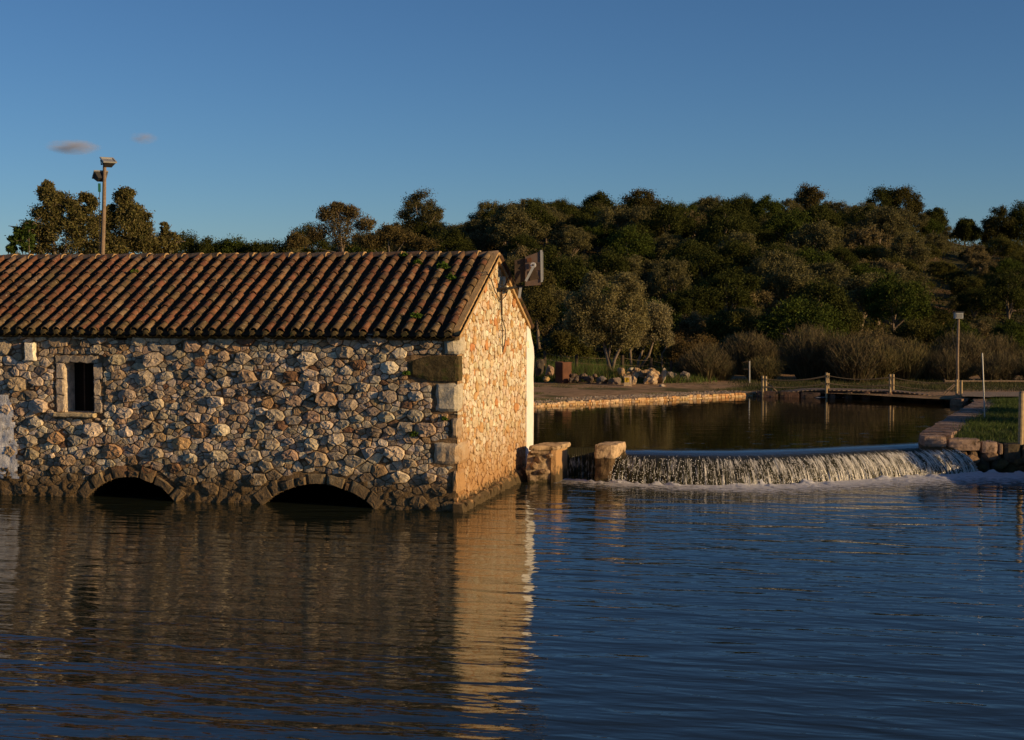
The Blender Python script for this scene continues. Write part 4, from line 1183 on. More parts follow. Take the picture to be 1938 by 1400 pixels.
pts = []
for _ in range(500):
    x = rg.uniform(-3, 9); y0 = land_start(x); y = y0+rg.choice([rg.uniform(1.2, 2.2), rg.uniform(3, 4.5), rg.uniform(.5, 8)]); 
    if fbm(x*.4, y, 20, 2, .5) > .12: pts.append((x, y, ground_z(x, y)-.01, .05))
tufts('bank_grass', pts, 16000, .05, .007, GR+GD, 'thin short grass in stripes on the earth of the far bank', 3, .25)
pts = [(x, y, ground_z(x, y)-.02, rg.uniform(.04,.2)) for x, y in ((rg.uniform(8.5, 24), rg.uniform(50.2, 57)) for _ in range(900))]
tufts('verge_grass', pts, 36000, .2, .01, [(.045,.06,.018),(.06,.07,.022),(.10,.085,.035)], 'green verge beyond the rope footbridge', 4, .3)
# ---------------------------------------------------------------- boulder maker
def rock(name, loc, dim, mt, colr, seed, rz=0, sub=3, amp=.22, parent=None, lean=0, flat=False, **k):
    import bmesh
    bm = bmesh.new(); bmesh.ops.create_icosphere(bm, subdivisions=sub, radius=1)
    rr = random.Random(seed); pl = []
    for _ in range(14):
        d = Vector((rr.gauss(0,1), rr.gauss(0,1), rr.gauss(0,1))).normalized(); pl.append((d, rr.uniform(.5, .85)))
    off = Vector((seed*3.7, seed*1.3, 0))
    for v in bm.verts:
        p = v.co.copy(); 
        for d, o in pl:
            q = p.dot(d)
            if q > o: p -= d*(q-o)*.9
        p += p.normalized()*amp*mnoise.fractal(p*1.6+off, 1, 2, 4)*.6
        v.co = Vector((p.x*dim[0]/2+lean*p.z*dim[2]/2, p.y*dim[1]/2, p.z*dim[2]/2))
    me = bpy.data.meshes.new(name); bm.to_mesh(me); bm.free(); me.materials.append(mt)
    at = me.color_attributes.new('Col', 'FLOAT_COLOR', 'POINT'); at.data.foreach_set('color', list((*colr, 1))*len(me.vertices))
    return link(name, me, parent, loc, (0, 0, rz), **k)
# ---------------------------------------------------------------- sluice pillars at the left end of the weir
def block(name, corners, z0, z1, mt, colr, parent, seed, amp=.03, n=7, topover=None):
    """rough four-cornered masonry block from four plan corners"""
    V, Fc = [], []; cs = [Vector((c[0], c[1], 0)) for c in corners]
    ring = []
    for i in range(4):
        for k in range(n): ring.append(cs[i].lerp(cs[(i+1) % 4], k/n))
    m = len(ring); nz_ = max(3, int((z1-z0)/.08)); cen = sum(cs, Vector())/4
    for j in range(nz_+1):
        z = z0+(z1-z0)*j/nz_
        for i, p in enumerate(ring):
            q = Vector((p.x*5+seed, p.y*5, z*5)); d = (p-cen).normalized(); cr = .03 if i % n == 0 else 0
            k = amp*mnoise.fractal(q, 1, 2, 3) - cr - (.02 if j in (0, nz_) else 0)
            V.append((p.x+d.x*k, p.y+d.y*k, z+.4*amp*mnoise.noise(q+Vector((5,5,5)))))
    for j in range(nz_):
        for i in range(m): i2 = (i+1) % m; Fc.append((j*m+i, j*m+i2, (j+1)*m+i2, (j+1)*m+i))
    b = len(V); V.append((cen.x, cen.y, z1+.01)); 
    for i in range(m): Fc.append((nz_*m+i, nz_*m+(i+1) % m, b))
    o3 = np.array((cen.x, cen.y, z0)); me = rawmesh(name, np.array(V)-o3, Fc, mt, False, colr)
    pl = np.array(parent.location) if parent else 0
    return link(name, me, parent, tuple(o3-pl))
M['pstone'] = mat('pillar_stone', (1,1,1), .9, .15, attr=True, var=.4, vscale=7, bump=.04, bscale=12, stain=[(5,.53,.64,(.10,.065,.035)), (6,.5,.66,(.09,.07,.035),-.1,.35)])
a = onz(1004, 913, 0); b = onz(1051, 913, 0)
dv = Vector((.35, .94, 0))*.85
p1 = empty('sluice_pillar', (a.x, a.y, 0), label='broad stone sluice pillar joining the mill gable, left of the narrow spillway', cat='pillar')
block('pillar_body', [a+Vector((-.1,0,0)), b, b+dv, a+dv], -.5, .70, M['pstone'], (.36,.26,.16), p1, 1, .05)
block('plaster_strip', [b+Vector((-.12,-.03,0)), b+Vector((.03,-.03,0)), b+dv*.95+Vector((.03,0,0)), b+dv*.95+Vector((-.12,0,0))], -.3, .72, M['gstone'], (.58,.40,.22), p1, 2, .02)
block('capstone', [a+Vector((-.06,-.02,0)), b+Vector((.05,-.02,0)), b+dv+Vector((.10,.05,0)), a+dv], .72, .82, M['pstone'], (.50,.36,.21), p1, 3, .03)
for i, (px, py, w, h) in enumerate([(1022,868,.26,.22),(1040,862,.2,.15),(1012,880,.2,.2),(1030,892,.3,.16),(1012,856,.25,.1)]):
    p = aty(px, py, a.y-.02); rock('stone', p-Vector((a.x, a.y, 0)), (w, .22, h), M['pstone'], (.36,.25,.15), 60+i, parent=p1, sub=2)
a = onz(1124, 913, 0); b = onz(1157, 914, 0)
p2 = empty('sluice_pillar', (a.x, a.y, 0), label='narrow stone sluice pillar with pale capstone between the spillway and the weir', cat='pillar')
block('pillar_body', [a, b, b+dv*.9, a+dv*.9], -.5, .60, M['pstone'], (.13,.085,.045), p2, 4, .05)
block('capstone', [a+Vector((-.01,-.05,0)), b+Vector((.05,-.05,0)), b+dv+Vector((.1,.02,0)), a+dv], .55, .84, M['pstone'], (.56,.40,.24), p2, 5, .04)
# narrow spillway between the pillars
ga = onz(1048, 848, .62); gb = onz(1126, 848, .62); ybase = onz(1090, 905, 0).y
V, Fc, cc = [], [], []
for i in range(121):
    f = i/120; L = ga.lerp(gb, f)
    for j in range(25):
        t = j/24; y = L.y+.1-.18*min(1, t*2.5); z = ZU-.004 if t < .1 else (ZU-.004)*(1-((t-.1)/.9)**1.2)-.03*t
        y += .03*mnoise.noise(Vector((f*26, t*1.5, 4)))*min(1, t*2)
        V.append((L.x, y, z)); cc.append((f*.14, t, .72*min(1, max(0, t-.1)*2)))
for i in range(120):
    for j in range(24): a_ = i*25+j; Fc.append((a_, a_+1, a_+26, a_+25))
link('spillway_water', rawmesh('spillway_water', V, np.array(Fc), wm, True, cc), kind='stuff', label='thin dark curtain of water between the two stone sluice pillars', cat='waterfall')
mb = MB(); mb.box(((ga.x+gb.x)/2-.2, ga.y+.25, -.1), (gb.x-ga.x+1.2, .25, 1.4)); o = mb.build('sluice_sill', M['moss'], kind='structure')
# foot sill linking under mill
mb = MB(); mb.box((-20+g0.x, g0.y+.2, -.2), (40, .4, 1.6)); mb.build('mill_race_wall', M['moss'], kind='structure')
# ---------------------------------------------------------------- right bank wall
rw = empty('bank_wall', (K.x, K.y, 0), label='reddish stone retaining wall round the lawn at the right end of the weir', cat='wall')
M['rstone'] = mat('reddish_wall_stone', (1,1,1), .9, .15, attr=True, var=.35, vscale=6, bump=.03, bscale=16, stain=[(4,.55,.66,(.09,.06,.035))])
rr = random.Random(12)
def wall_run(A, B, z0, z1, depth, side, lens, drop=0, cols_=((.30,.19,.13),(.27,.17,.11),(.33,.23,.17),(.24,.17,.12))):
    d = (B-A); L = d.length; d.normalize(); nrm = Vector((-d.y, d.x, 0))*side; s = 0
    while s < L-.05:
        ln = min(rr.uniform(*lens), L-s); p = A+d*(s+.006); q = A+d*(s+ln-.006); jt = rr.uniform(-.02,.02)
        o_ = nrm*jt; dd = nrm*(depth+rr.uniform(-.05,.05))
        block('stone', [p+o_, q+o_, q+dd, p+dd] if side > 0 else [q+o_, p+o_, p+dd, q+dd], z0-drop*(s+ln/2)/L, z1-drop*(s+ln/2)/L+rr.uniform(-.012,.012), M['rstone'], rr.choice(cols_), rw, rr.random()*50, .02, 4)
        s += ln
K0 = Vector((K.x, K.y, 0)); F0 = Vector((FE.x, FE.y, 0)); W0 = Vector((W1.x, W1.y, 0))
wall_run(K0+Vector((.02,.55,0)), W0, .35, ZB+.05, .78, -1, (.18, .62), cols_=((.27,.18,.13),(.23,.16,.12),(.30,.22,.17)))
e2 = onz(1822, 757, ZB); E2 = Vector((e2.x, e2.y, 0))
wall_run(W0, Vector((W1.x+.45, W1.y+1.6, 0)), .35, ZB+.03, .45, -1, (.35,.6)); wall_run(Vector((W1.x+.45, W1.y+1.6, 0)), E2, .35, ZB+.03, .45, -1, (.35,.6))
T0 = Vector((12.45, F0.y-.1, 0)); N0 = Vector((12.9, 20, 0))
wall_run(K0, F0, .62, ZB+.05, .55, 1, (.3, .85), drop=.20)
wall_run(F0, T0, .24, ZB-.16, .5, 1, (.4,.6), cols_=((.12,.09,.06),(.10,.08,.05)))  # stones darkened here, putting the corner's shade into their colour
wall_run(N0, T0, .10, .66, .45, -1, (.45,.8), cols_=((.14,.10,.065),(.18,.12,.08)))
d_ = (F0-K0).normalized(); n_ = Vector((-d_.y, d_.x, 0))
for k in range(7):
    pa, pb = K0.lerp(F0, k/7+.01), K0.lerp(F0, (k+1)/7-.01)
    block('stone', [pa+n_*.07, pb+n_*.07, pb+n_*.8, pa+n_*.8], -.6, .60-.19*(k+.5)/7, M['rstone'], [(.2,.13,.08),(.15,.10,.06),(.22,.13,.08)][k % 3] if k < 5 else (.09,.07,.045), rw, 9+k*3.3, .05, 5)  # last stones darker, corner shade painted into the colour
block('wall_base', [F0+n_*.12, T0+n_*.1, T0+n_*.9, F0+n_*.9], -.6, .26, M['moss'], (1,1,1), rw, 12, .04, 10)  # mossy stone, its dark tone also paints in the corner's shade
block('wall_base', [N0+Vector((.1,0,0)), N0+Vector((.8,0,0)), T0+Vector((.8,0,0)), T0+Vector((.1,0,0))], -.6, .12, M['moss'], (1,1,1), rw, 15, .04, 24)
for i, (px, py, w, h) in enumerate([(1838,868,.45,.3),(1872,862,.5,.28),(1857,885,.4,.3),(1895,880,.5,.35),(1925,868,.5,.4),(1905,900,.4,.2)]):
    p = aty(px, py, FE.y+.12); rock('stone', p-Vector((K.x, K.y, 0)), (w, .4, h), M['rstone'] if i < 2 else M['moss'], (.2,.13,.08), 80+i, parent=rw, sub=2)  # the mossy ones are dark for the corner's shade as well
# bushes added out of view right of the wall, to shade the corner and lawn
for i, (x, y, sc) in enumerate([(14.0, 31.6, .5), (17.6, 35.6, .8), (19.5, 38, .9)]):
    tm, cm = protos[i % 2][0], None
    o = bpy.data.objects.new('shade_bush', protos[i % 3][0]); COL.objects.link(o); o.location = (x, y, ZB-.3 if i == 0 else ZB-.1); o.scale = (sc*.6, sc*.6, sc*.75); o.rotation_euler = (0,0,i*2)
    tag(o, 'unseen dark evergreen bush added to shade the right bank', 'bush', 'unseen bushes added to shade the right bank')
# ---------------------------------------------------------------- far bank edge: coursed kerb of small orange stones
M['kstone'] = mat('kerb_stone', (1,1,1), .85, .2, attr=True, var=.25, vscale=8, bump=.02, bscale=18)
bw = empty('bank_kerb', (bankA.x, bankA.y, 0), label='low orange stone kerb along the far left edge of the upper pool', cat='kerb')
d = Vector((bd.x, bd.y, 0)).normalized(); nrm = Vector((d.y, -d.x, 0)); L = Vector((bd.x, bd.y, 0)).length
rc = random.Random(31); mb = MB()
for row in range(2):
    s = -6.0
    while s < L:
        ln = rc.uniform(.07, .20); z0 = ZU-.03+row*.075+rc.uniform(-.015,.015); z1 = z0+.08+rc.uniform(-.02,.02)
        poly = [(s+.005, z0+.004), (s+ln-.005, z0+.004), (s+ln-.005, z1-.004), (s+.005, z1-.004)]
        c = (s+ln/2, (z0+z1)/2); V, Fc = stone_geo(poly, c, ln*.6, rc.uniform(.02,.05), rc, facets=2)
        W = []
        for a_, b_, h_ in V:
            p = Vector((bankA.x, bankA.y, 0))+d*a_+nrm*(h_+.02); W.append((p.x, p.y, b_))
        mb.add(W, Fc, pick([(4,(.58,.38,.19)),(3,(.62,.45,.27)),(2,(.5,.28,.12)),(1,(.4,.3,.2))], rc)); s += ln
V = np.array(mb.v)-np.array((bankA.x, bankA.y, 0)); link('kerb_stones', rawmesh('kerb_stones', V, mb.f, M['kstone'], False, np.array(mb.c)), bw, kind='stuff')
mb = MB()
for s0, s1 in ((-6, L),):
    V = []
    for k in range(41):
        s = s0+(s1-s0)*k/40; p = d*s
        for dd, zz in ((.03, ZU-.5), (.02, ZU+.10), (-.3, ZU+.11), (-.5, ZU+.02)): q = p+nrm*dd; V.append((q.x, q.y, zz))
    mb.add(V, [(k*4+j, (k+1)*4+j, (k+1)*4+j+1, k*4+j+1) for k in range(40) for j in range(3)])
mb.build('kerb_core', M['gmortar'], bw)
# cobbles strip behind the kerb
mb = MB()
for _ in range(2600):
    s = rc.uniform(-6, L); o_ = rc.uniform(.08, 1.25); p = Vector((bankA.x, bankA.y, 0))+d*s-nrm*o_; r_ = rc.uniform(.03,.07); z = ground_z(p.x, p.y)
    V = [(p.x+math.cos(w)*r_*rc.uniform(.8,1.2), p.y+math.sin(w)*r_, z-.01) for w in np.linspace(0, 5.2, 6)]+[(p.x, p.y, z+r_*.55)]
    mb.add(V, [(i, (i+1) % 6, 6) for i in range(6)], pick([(3,(.34,.26,.18)),(2,(.28,.2,.13)),(1,(.42,.35,.26))], rc))
mb.build('cobble_strip', M['kstone'], kind='stuff', label='band of small cobbles laid behind the orange kerb', cat='cobbles')
# ---------------------------------------------------------------- boulders and rubble of the far bank
M['rubble'] = mat('bank_rock', (1,1,1), .9, .15, attr=True, var=.3, vscale=5, bump=.06, bscale=8, stain=[(3,.56,.66,(.30,.17,.07)),(8,.62,.7,(.09,.08,.05))])
def rk_(px0, py0, px1, py1, Y, colr, label, seed, name='boulder', lean=0, amp=.22, dep=1, grp=None):
    p = aty((px0+px1)/2, (py0+py1)/2, Y); w = (px1-px0)*Y/F; h = (py1-py0)*Y/F
    return rock(name, p, (w*1.08, w*dep, h*1.1), M['rubble'], colr, seed, rz=seed, lean=lean, amp=amp, label=label, cat='rock', group=grp)
rk_(1010,680,1034,712,54.5,(.07,.058,.045),'dark smooth boulder against the white end of the mill',1)
rk_(1031,692,1050,714,54,(.30,.2,.13),'reddish rubble block between the dark boulder and the rusty box',2,amp=.4)
rk_(1026,712,1041,722,53.5,(.42,.28,.12),'small yellowish stone lying on the earth left of the rusty box',3)
rk_(1124,709,1152,731,54.2,(.17,.145,.125),'large grey boulder below the tall olive',4)
rk_(1150,711,1178,733,54,(.21,.16,.125),'grey boulder with orange top left of the yellow marked stone',5)
rk_(1236,706,1258,729,55,(.45,.30,.17),'ribbed orange rock right of the bright rock mass',6,amp=.4)
rk_(1216,702,1249,731,54.6,(.52,.38,.23),'bright ribbed rock mass in the middle of the rockery',7,amp=.45)
rk_(1248,692,1263,728,54.8,(.36,.30,.21),'tall leaning standing stone at the right of the rockery',8,lean=-.22,dep=.8)
rk_(1188,693,1202,704,56,(.5,.44,.33),'pale tilted stone in the grass above the rockery',9)
rk_(1246,727,1262,737,53,(.42,.34,.25),'small pale stone lying on the earth in front of the standing stone',10)
rk_(1340,733,1362,741,53,(.38,.30,.21),'pale flat stone lying alone on the earth at the right',11,dep=.6)
rk_(1292,714,1312,729,55.5,(.42,.33,.22),'pointed pale rock at the right end of the rockery',12,amp=.4)
rk_(1194,712,1206,730,54,(.5,.36,.22),'tawny rock directly right of the yellow marked stone',13)
rr2 = random.Random(44)
for (pxa, pxb, pya, pyb, n_r, Y, colr, lab, grp) in [
    (1080,1125,710,720,13,54.4,(.15,.11,.08),'small dark stone of the low row between rusty box and boulders','small stones of the low row'),
    (1172,1245,702,716,24,55.6,(.46,.31,.17),'orange rubble stone of the pile behind the yellow marked stone','rubble stones of the rockery'),
    (1262,1305,706,724,18,56,(.33,.27,.21),'grey tan stone of the pile right of the standing stone','stones right of the standing stone')]:
    for i in range(n_r):
        f = (i+.5)/n_r; px = pxa+(pxb-pxa)*f+rr2.uniform(-2,2); s = rr2.uniform(11, 17) if 'row' in grp else rr2.uniform(15, 24); py = rr2.uniform(pya, pyb)+ (f*6 if grp[0] == 's' and 'row' not in grp else 0)
        k = rr2.uniform(.75, 1.25); rk_(px-s/2, py-s*.4, px+s/2, py+s*.45, Y+rr2.uniform(-.4,.4), tuple(c*k for c in colr), lab, 100+int(px), 'rubble_stone', amp=.35, grp=grp)
# yellow-marked block
a = aty(1181, 733, 53.2); mk_ = empty('marker_stone', a, -.15, label='pale squared stone with a yellow painted sign on its left face', cat='marker stone')
w = 13*53.2/F; h = 21*53.2/F
V, Fc = [], []
mb = MB(); mb.box((w/2, w/2, h/2), (w, w, h), jit=.012, col=(.60,.46,.30), rng=rr2); mb.build('block', M['rubble'], mk_)
mb = MB(); mb.box((w*.42, -.012, h*.68), (w*.66, .01, h*.42)); mb.build('painted_sign', M['paint'], mk_)
tc = bpy.data.curves.new('letter', 'FONT'); tc.body = 'P'; tc.size = h*.42; tc.extrude = .002; to = bpy.data.objects.new('letter', tc)
tm_ = bpy.data.meshes.new_from_object(to); tm_.materials.clear(); tm_.materials.append(M['rust']); bpy.data.objects.remove(to)
link('letter', tm_, mk_, (w*.32, -.021, h*.54), (math.pi/2, 0, 0))
# rusty box (bin)
a = onz(1066, 725, ZB+.02); Y = a.y
bn = empty('corten_bin', (a.x, a.y, ground_z(a.x, a.y)), R(38), label='rusty brown steel bin standing on the far bank', cat='bin')
w = .43; h = .78; mb = MB()
t_ = .02
for c, dm in (((0,-w/2,h/2),(w,t_,h)), ((0,w/2,h/2),(w,t_,h)), ((-w/2,0,h/2),(t_,w-t_,h)), ((w/2,0,h/2),(t_,w-t_,h))): mb.box(c, dm)
mb.box((0,0,.03),(w-.03,w-.03,.02)); mb.build('body', M['rust'], bn)
mb = MB(); mb.box((0,-w/2+.02,h+.004),(w+.03,.05,.02)); mb.box((0,w/2-.02,h+.004),(w+.03,.05,.02)); mb.box((-w/2+.02,0,h+.004),(.05,w-.06,.02)); mb.box((w/2-.02,0,h+.004),(.05,w-.06,.02)); mb.build('rim', M['rust'], bn)
mb = MB(); mb.box((0,-w/2-.012,h/2),(w-.06,.008,h-.1)); mb.build('door', M['rust'], bn)
# wire fence behind the rockery
fe = empty('wire_fence', gp(1031, 56.8), label='dark wooden posts with two slack wires behind the rockery', cat='fence')
fl = Vector(fe.location); posts = [(1031,664,689),(1091,671,697),(1178,672,702),(1232,678,700),(1270,683,706)]; tops = []
for px, ty, by in posts:
    b = aty(px, by, 56.8); t = aty(px, ty, 56.8); mb = MB(); mb.tube([b-fl-Vector((0,0,.3)), t-fl], [.07,.06], 7); mb.build('post', M['darkwood'], fe); tops.append((b-fl, t-fl))
for f in (.42, .85):
    for (b0_, t0_), (b1_, t1_) in zip(tops, tops[1:]):
        p, q = b0_.lerp(t0_, f), b1_.lerp(t1_, f); pts = [p.lerp(q, k/6)-Vector((0, 0, .05*math.sin(math.pi*k/6))) for k in range(7)]
        mb = MB(); mb.tube(pts, .011, 4); mb.build('wire', M['rope'], fe)
# ---------------------------------------------------------------- far dam wall and rope footbridge
YB = 50.2
dam = empty('sluice_wall', aty(1460, 748, YB), label='low red stone dam with open sluice gaps under the footbridge', cat='dam'); dl = Vector(dam.location)
def zpx(py, Y): return H+(556-py)*Y/F
def bby(px): return YB + (48.2-YB)*(px-1445)/370
for px0, px1, ty in ((1436,1556,741),(1572,1584,744),(1602,1616,742),(1634,1650,742),(1676,1692,742),(1718,1822,748)):
    Ya, Yb_ = bby(px0)-.10, bby(px1)-.10
    a = Vector(((px0-969)/F*Ya, Ya, 0)); b = Vector(((px1-969)/F*Yb_, Yb_, 0)); nb = max(1, int((px1-px0)/34))
    for k in range(nb):
        p = a.lerp(b, k/nb+.004); q = a.lerp(b, (k+1)/nb-.004)
        block('pier_stone', [p, q, q+Vector((0,.5,0)), p+Vector((0,.5,0))], .2, min(zpx(ty, Ya), ZB+.09), M['rstone'], rr2.choice([(.15,.085,.055),(.13,.085,.06),(.17,.10,.07)]), dam, rr2.random()*40, .02, 4)
mb = MB()
for px0, px1 in ((1556,1572),(1584,1602),(1616,1634),(1650,1676),(1692,1718)):
    Y = bby(px0)+.3; mb.box(((px0+px1)/2/F*Y-969/F*Y-dl.x, Y-dl.y, zpx(744,Y)-.17-dl.z), ((px1-px0)*Y/F+.05, .06, .2))
mb.build('dark_gap_fill', M['darkwood'], dam)  # dark panels stand in for the darkness of the open gaps
br = empty('rope_footbridge', aty(1447, 749, YB), label='low wooden footbridge with slack rope railings across the far end of the pool', cat='footbridge'); bl = Vector(br.location)
deck = [(1440,750),(1475,744),(1530,739),(1570,738.5),(1640,740),(1690,741),(1740,746),(1790,752),(1826,758)]
for side, dy in (('n', 0), ('f', .75)):
    pts = [aty(px, py, bby(px)+.05)+Vector((0, dy, .0))-bl for px, py in deck]
    for p, q in zip(pts, pts[1:]):
        e = (q-p); mb = MB(); c = (p+q)/2; V = []
        for pp in (p, q):
            for yy, zz in ((-.04, 0), (.04, 0), (.04, -.10), (-.04, -.10)): V.append(pp+Vector((0, yy, zz-.012)))
        mb.add(V, [(0,1,5,4),(1,2,6,5),(2,3,7,6),(3,0,4,7),(0,3,2,1),(4,5,6,7)]); mb.build('deck_beam', M['darkwood'], br)
dp_ = [aty(px, py, bby(px)+.05)-bl for px, py in deck]; tot = sum((b-a).length for a, b in zip(dp_, dp_[1:])); npl = 44
pm_ = None
for k in range(npl):
    p = sample(dp_, (k+.5)/npl); p2_ = sample(dp_, min(1, (k+.9)/npl)); mb = MB()
    mb.box((0, .37, .012), (tot/npl-.015, .95, .03))
    if pm_ is None: pm_ = rawmesh('plank', np.array(mb.v), mb.f, M['wood'], False, np.array(mb.c))
    o = link('plank', pm_, br, p, (0, -math.atan2(p2_.z-p.z, p2_.x-p.x), 0))
bposts = [(1443.5,711,748,0),(1449.5,712,746,.75),(1564,705,741,0),(1567.5,706,740,.75),(1684.5,708,742,0),(1690.5,708,744,.75),(1810.5,718,753,.0),(1819.5,719.5,757,-.6)]
BP = []
for px, ty, by, dy in bposts:
    Y = bby(px)+dy-.06; b = aty(px, by, Y)-bl; t = aty(px, ty, Y)-bl; mb = MB(); mb.tube([b-Vector((0,0,.25)), t], .042, 8); mb.build('post', M['post'], br); BP.append((b, t))
def rope(i, j, f0, f1, sag):
    p = BP[i][0].lerp(BP[i][1], f0); q = BP[j][0].lerp(BP[j][1], f1); n = 12
    pts = [p.lerp(q, k/n)-Vector((0, .05, sag*4*(k/n)*(1-k/n))) for k in range(n+1)]; mb = MB(); mb.tube(pts, .014, 5); mb.build('rope', M['rope'], br)
for i, j in ((0,2),(2,4),(4,6),(1,3),(3,5)):
    rope(i, j, .86, .86, .11 if i < 4 else .10); rope(i, j, .45, .45, .09)
for (x0_, y0_), (x1_, y1_) in (((1452,724),(1473,743)),((1450,731),(1468,745)),((1808,728),(1788,747)),((1806,726),(1785,744))):
    Y = bby(x0_)+.2; mb = MB(); mb.tube([aty(x0_,y0_,Y)-bl, aty(x1_,y1_,Y)-bl], .022, 6); mb.build('brace', M['wood'], br)
# little streaks of foam below the sluice gaps
mb = MB()
for px0, px1 in ((1546,1568),(1578,1604),(1658,1680),(1688,1722)):
    for k in range(14):
        px = rr2.uniform(px0, px1); p = onz(px, rr2.uniform(750.6, 752.6), ZU+.012); w = rr2.uniform(.05,.16)
        mb.add([(p.x-w,p.y,p.z),(p.x,p.y-.05,p.z+.012),(p.x+w,p.y,p.z),(p.x,p.y+.05,p.z+.02)], [(0,1,3),(1,2,3)], (.7,.72,.75))
mb.build('sluice_foam', M['spray'], kind='stuff', label='short white ripples below the sluice gaps of the far dam', cat='foam')
# ---------------------------------------------------------------- rail fence beyond, posts and poles on the right
fr = empty('rail_fence', gp(1786, 54.5), label='dark wooden two rail fence behind the right end of the footbridge', cat='fence'); f0_ = Vector(fr.location)
prev = None
for px in (1787, 1841, 1893, 1945, 2000):
    Y = 54.5; b = aty(px, 744, Y)-f0_; t = aty(px, 717, Y)-f0_; mb = MB(); mb.tube([b-Vector((0,0,.3)), t], .06, 7); mb.build('post', M['darkwood'], fr)
    if prev:
        for f in (.85, .33):
            mb = MB(); p, q = prev[0].lerp(prev[1], f), b.lerp(t, f); mb.tube([p-Vector((0,.07,0)), q-Vector((0,.07,0))], .035, 6); mb.build('rail', M['wood'], fr)
    prev = (b, t)
# lamp on pole by the bridge
a = aty(1813, 748, 50); lp = empty('lamp_post', a, label='slim wooden pole with a square lantern head behind the right end of the footbridge', cat='lamp')
mb = MB(); mb.tube([(0,0,-.2), aty(1812,680,50)-a, aty(1814,602,50)-a], [.052,.05,.045], 8); mb.build('pole', M['wood'], lp)
t = aty(1814, 597, 50)-a; mb = MB(); mb.box((t.x, 0, t.z), (.26, .24, .20)); mb.build('lantern', M['metal'], lp)
mb = MB(); mb.box((t.x, 0, t.z+.12), (.32, .30, .03)); mb.build('lantern_cap', M['black'], lp); mb = MB(); mb.box((t.x, -.125, t.z), (.20, .01, .14)); mb.build('lantern_glass', M['lens'], lp)
mb = MB(); mb.tube([(t.x-.05,0,t.z-.12),(t.x-.2,0,t.z-.5),(t.x-.18,0,t.z-.8),(t.x-.08,0,t.z-1.1)], .008, 4); mb.build('cable', M['black'], lp)
# thin pole with depth marks on the lawn
a = onz(1864, 794, ZB+.03); q = aty(1859, 668, a.y)-a
mb = MB(); mb.tube([(0,0,-.1), q*.5, q], .018, 8); mb.build('thin_pole', M['metal'], loc=None).location = a
tag(bpy.data.objects['thin_pole'], 'thin pale metal rod standing upright on the lawn', 'pole')
# square post at the right edge
a = onz(1932, 826, ZB+.02); pr_ = empty('gate_post', a, R(-10), label='thick wooden post at the right edge of the picture on the lawn', cat='post')
hh = 84*a.y/F; mb = MB(); mb.tube([(0,0,-.2),(0,0,hh-.02)], .064, 12); mb.build('post_body', M['post'], pr_)
mb = MB(); mb.tube([(0,0,hh-.02),(0,0,hh+.03)], [.064,.045], 12); mb.build('post_cap', M['wood'], pr_)
# sign pole beyond the left end of the bridge
a = aty(1418.5, 731, 55); sp_ = empty('sign_pole', a, label='thin grey pole with two short cross arms beyond the left end of the footbridge', cat='pole')
t = aty(1418.5, 683, 55)-a; mb = MB(); mb.tube([(0,0,-.2), t], .028, 7); mb.build('pole', M['metal'], sp_)
mb = MB(); mb.tube([(-.25,0,t.z*.95),(0,0,t.z*1.0)], .015, 5); mb.build('arm', M['darkwood'], sp_); mb = MB(); mb.tube([(-.24,0,t.z*.68),(.02,0,t.z*.68)], .015, 5); mb.build('arm', M['darkwood'], sp_)
# low ruined wall half hidden in the thicket
rwl = aty(1665, 652, 70); lw_ = empty('ruined_wall', rwl, label='low broken stone wall on the slope above the thicket', cat='wall')
for k in range(16):
    p = Vector((-1.2+k*.17, rr2.uniform(-.1,.1), rr2.uniform(-.08,.08))); rock('stone', p, (.22,.2,.15), M['rubble'], (.30,.2,.15), 200+k, parent=lw_, sub=2)
# ---------------------------------------------------------------- floodlight pole behind the mill
Yp = 38.0; a = aty(193, 560, Yp); a.z = .3
fp = empty('floodlight_pole', a, label='weathered wooden pole with two floodlights rising behind the mill roof', cat='lamp pole')
top = aty(198, 312, Yp)-a; mid = aty(194, 480, Yp)-a
mb = MB(); mb.tube([(mid.x*1.0,0,-1), mid, (mid+top)/2+Vector((.01,0,0)), top], [.062,.058,.052,.045], 10); mb.build('pole', M['wood'], fp)
def flood(root, c, w, h, dpt, rx, ry, rz, bodym, name='lamp_head'):
    """trapezoid housing with rim, glass, cooling fins and yoke"""
    from mathutils import Euler
    e = Euler((rx, ry, rz)).to_matrix()
    def T(v): return e @ Vector(v) + Vector(c)
    hd = empty(name, (0,0,0)); hd.parent = root
    mb = MB(); s = .55; V = [T(v) for v in ((-w/2,0,-h/2),(w/2,0,-h/2),(w/2,0,h/2),(-w/2,0,h/2),(-w/2*s,dpt,-h/2*s),(w/2*s,dpt,-h/2*s),(w/2*s,dpt,h/2*s),(-w/2*s,dpt,h/2*s))]
    mb.add(V, [(0,4,5,1),(1,5,6,2),(2,6,7,3),(3,7,4,0),(4,7,6,5)]); mb.build('housing', bodym, hd)
    mb = MB(); t = .03
    for (cx, cz, ww, hh) in ((0,h/2,w+t,t),(0,-h/2,w+t,t),(-w/2,0,t,h-t),(w/2,0,t,h-t)):
        V = [T((cx+sx*ww/2, sy, cz+sz*hh/2)) for sy in (-.025, .012) for sx, sz in ((-1,-1),(1,-1),(1,1),(-1,1))]
        mb.add(V, [(0,1,2,3),(7,6,5,4),(0,4,5,1),(1,5,6,2),(2,6,7,3),(3,7,4,0)])
    mb.build('rim', M['metal'], hd)
    mb = MB(); V = [T((sx*(w/2-t/2), -.004, sz*(h/2-t/2))) for sx, sz in ((-1,-1),(1,-1),(1,1),(-1,1))]; mb.add(V, [(0,1,2,3)]); mb.build('glass', M['lens'], hd)
    return hd, T
